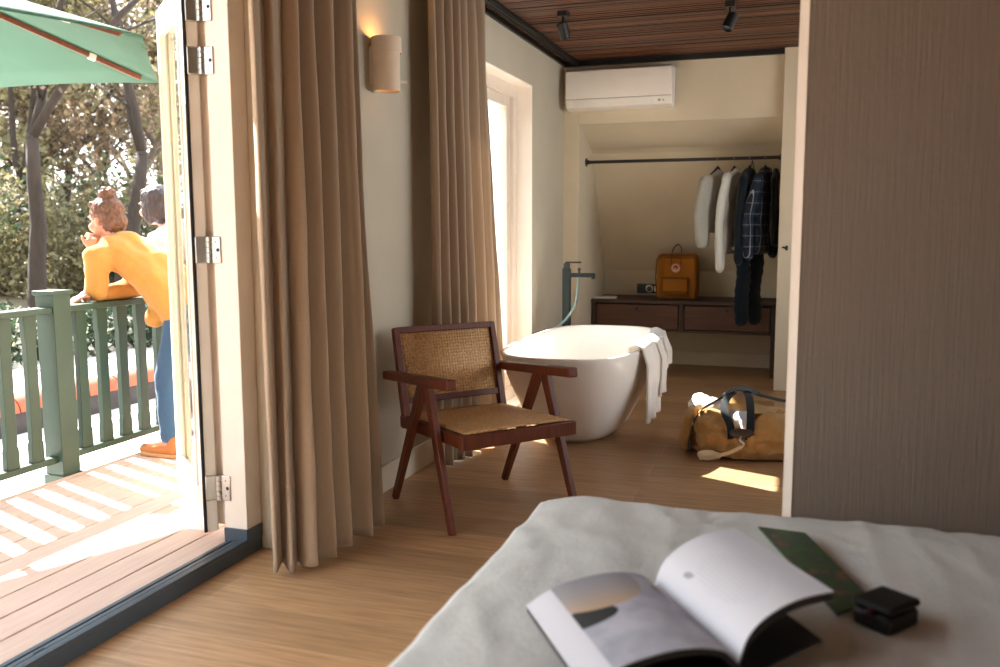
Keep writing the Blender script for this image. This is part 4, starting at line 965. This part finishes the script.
def tree(name, label, pos, h, r, lean, seed, lm, nleaf, lsize, bark=MBARK, group=None, fork=.5, depth=4, crook=.12, spread=.55):
    rn = random.Random(seed); t = thing(name, label, 'tree', pos, 0, group); m = MB(); lf = MB(); tipsl = []
    def br(p, d, ln, r0, dp):
        n = 5 if dp > 1 else 4; pts = [p]; rs = [r0]; q = V(p); dd = V(d)
        for i in range(n):
            dd = (dd+V((rn.gauss(0, crook), rn.gauss(0, crook), rn.gauss(0, crook)*.6+.02))).normalized(); q = q+dd*ln/n; pts.append(V(q)); rs.append(r0*(1-.42*(i+1)/n))
        m.tube(pts, rs, 8 if dp > 2 else (5 if dp > 1 else 3))
        if dp >= 2: m.sphere(pts[-1], rs[-1]*1.02, 8, 6)
        if dp <= 2: tipsl.extend(pts[2:])
        if dp == 0: return
        k = 2 if dp == depth else rn.choice((2, 3, 3))
        for i in range(k):
            ax = V((rn.gauss(0, 1), rn.gauss(0, 1), rn.gauss(0, .4))).normalized(); nd = (dd+ax*spread*(1 if dp < depth else .8)).normalized(); br(pts[-1], nd, ln*rn.uniform(.55, .8) if dp < depth else h*(1-fork)*.5, rs[-1]*rn.uniform(.72, .92), dp-1)
        if dp < depth:
            for i in range(2):
                a = pts[rn.randint(1, n-1)]; ax = V((rn.gauss(0, 1), rn.gauss(0, 1), rn.gauss(.2, .5))).normalized(); br(a, (dd*.4+ax*.8).normalized(), ln*rn.uniform(.4, .7), r0*.35, max(0, dp-2))
    br(V((0, 0, -.3)), V((lean[0], lean[1], 1)).normalized(), h*fork, r, depth)
    obj('trunk', m, bark, t, angle=180)
    global rng
    rng = rn
    for p in tipsl:
        if rn.random() < .8: leaves(lf, p, (.45, .45, .4), max(1, int(nleaf/max(1, len(tipsl)))), lsize)
    if lf.f: obj('foliage', lf, lm, t, angle=None)
    return t
def gz(p): return ground_z(-p[0]*1.25)
def at(dirx, diry, d): return (dirx*d, diry*d)
def place(dx, dy, d): x_, y_ = dx*d, dy*d; return (x_, y_, gz((x_, y_))-.1)
tree('tree', 'large leaning bare tree seen left of the yellow sweater', place(-.722, .692, 15.5), 9, .155, (-.10, -.06), 4, MLB, 500, .05, fork=.36, spread=.5)
tree('tree', 'forked bare tree rising behind the two people', place(-.668, .744, 16.5), 11, .17, (.01, .02), 9, MLB, 700, .05, fork=.29, spread=.55)
G = 'olive trees in the woods behind the railing'
for i, (ang_, d) in enumerate(((-53, 22), (-50, 27), (-47.6, 20), (-45.8, 30), (-44.5, 24), (-42.8, 21), (-41.2, 28), (-39.6, 23), (-38.2, 31), (-36.5, 26), (-48.8, 36), (-46.4, 40), (-43.6, 37), (-40.6, 41), (-55, 30), (-51.5, 42))):
    a = R(ang_); p = (sin(a)*d, cos(a)*d); tree('woodland_tree', ('slender olive leaved tree in the woods behind the railing' if i % 4 else 'slender brown budding tree in the woods behind the railing'), (p[0], p[1], gz(p)-.2), rng.uniform(7, 11)*(.75 if i % 3 == 0 else 1), .10+.004*d*.5, (rng.uniform(-.1, .1), rng.uniform(-.1, .1)), 40+i, MLO if i % 4 else MLB, 6500, .085, MBARKP if i % 2 else MBARK, G if i % 4 else 'brown budding trees in the woods', fork=.32, depth=4, spread=.6)
G2 = 'shrubs on the woodland floor'
for i, (ang_, d) in enumerate(((-52, 17), (-50, 19), (-48.3, 17.5), (-46.5, 21), (-45, 18), (-43.4, 19.5), (-41.8, 18), (-40.2, 21), (-38.6, 19), (-49.2, 25), (-46, 27), (-42.6, 26), (-39.4, 28))):
    a = R(ang_); p = (sin(a)*d, cos(a)*d); rng = random.Random(90+i); t = thing('woodland_shrub', ('loose olive shrub on the woodland floor behind the railing' if i % 3 else 'dark evergreen shrub on the woodland floor behind the railing'), 'shrub', (p[0], p[1], gz(p)-.1), 0, G2 if i % 3 else 'evergreen shrubs on the woodland floor')
    m = MB(); lf = MB()
    for k in range(14):
        dd = V((rng.gauss(0, .45), rng.gauss(0, .45), 1)).normalized(); ln = rng.uniform(1.2, 2.6); pts = [V((0, 0, 0))+dd*ln*q_/4+V((rng.gauss(0, .05), rng.gauss(0, .05), 0)) for q_ in range(5)]; m.tube(pts, [.02, .016, .012, .009, .005], 4)
        for q_ in pts[1:]: leaves(lf, q_, (.45, .45, .4), 30, .06)
    obj('stems', m, MBARKP, t); obj('foliage', lf, MLO if i % 3 else MLE, t, angle=None)
for i, (x_, y_) in enumerate(((-8.4, 7.4), (-8.2, 8.3), (-8.1, 9.2), (-8.6, 6.5), (-8.5, 10.1))):
    rng = random.Random(130+i); t = thing('ivy_bush', 'low variegated ivy bush at the paved edge beyond the railing', 'bush', (x_, y_, -.25), 0, 'ivy bushes beyond the paving')
    lf = MB(); leaves(lf, (0, 0, .3), (.55, .6, .42), 1500, .045); m = MB()
    for k in range(8): dd = V((rng.gauss(0, .5), rng.gauss(0, .5), 1)).normalized(); m.tube([V((0, 0, 0)), dd*.3, dd*.6], [.015, .01, .005], 4)
    obj('stems', m, MBARK, t); obj('foliage', lf, MIVY, t, angle=None)
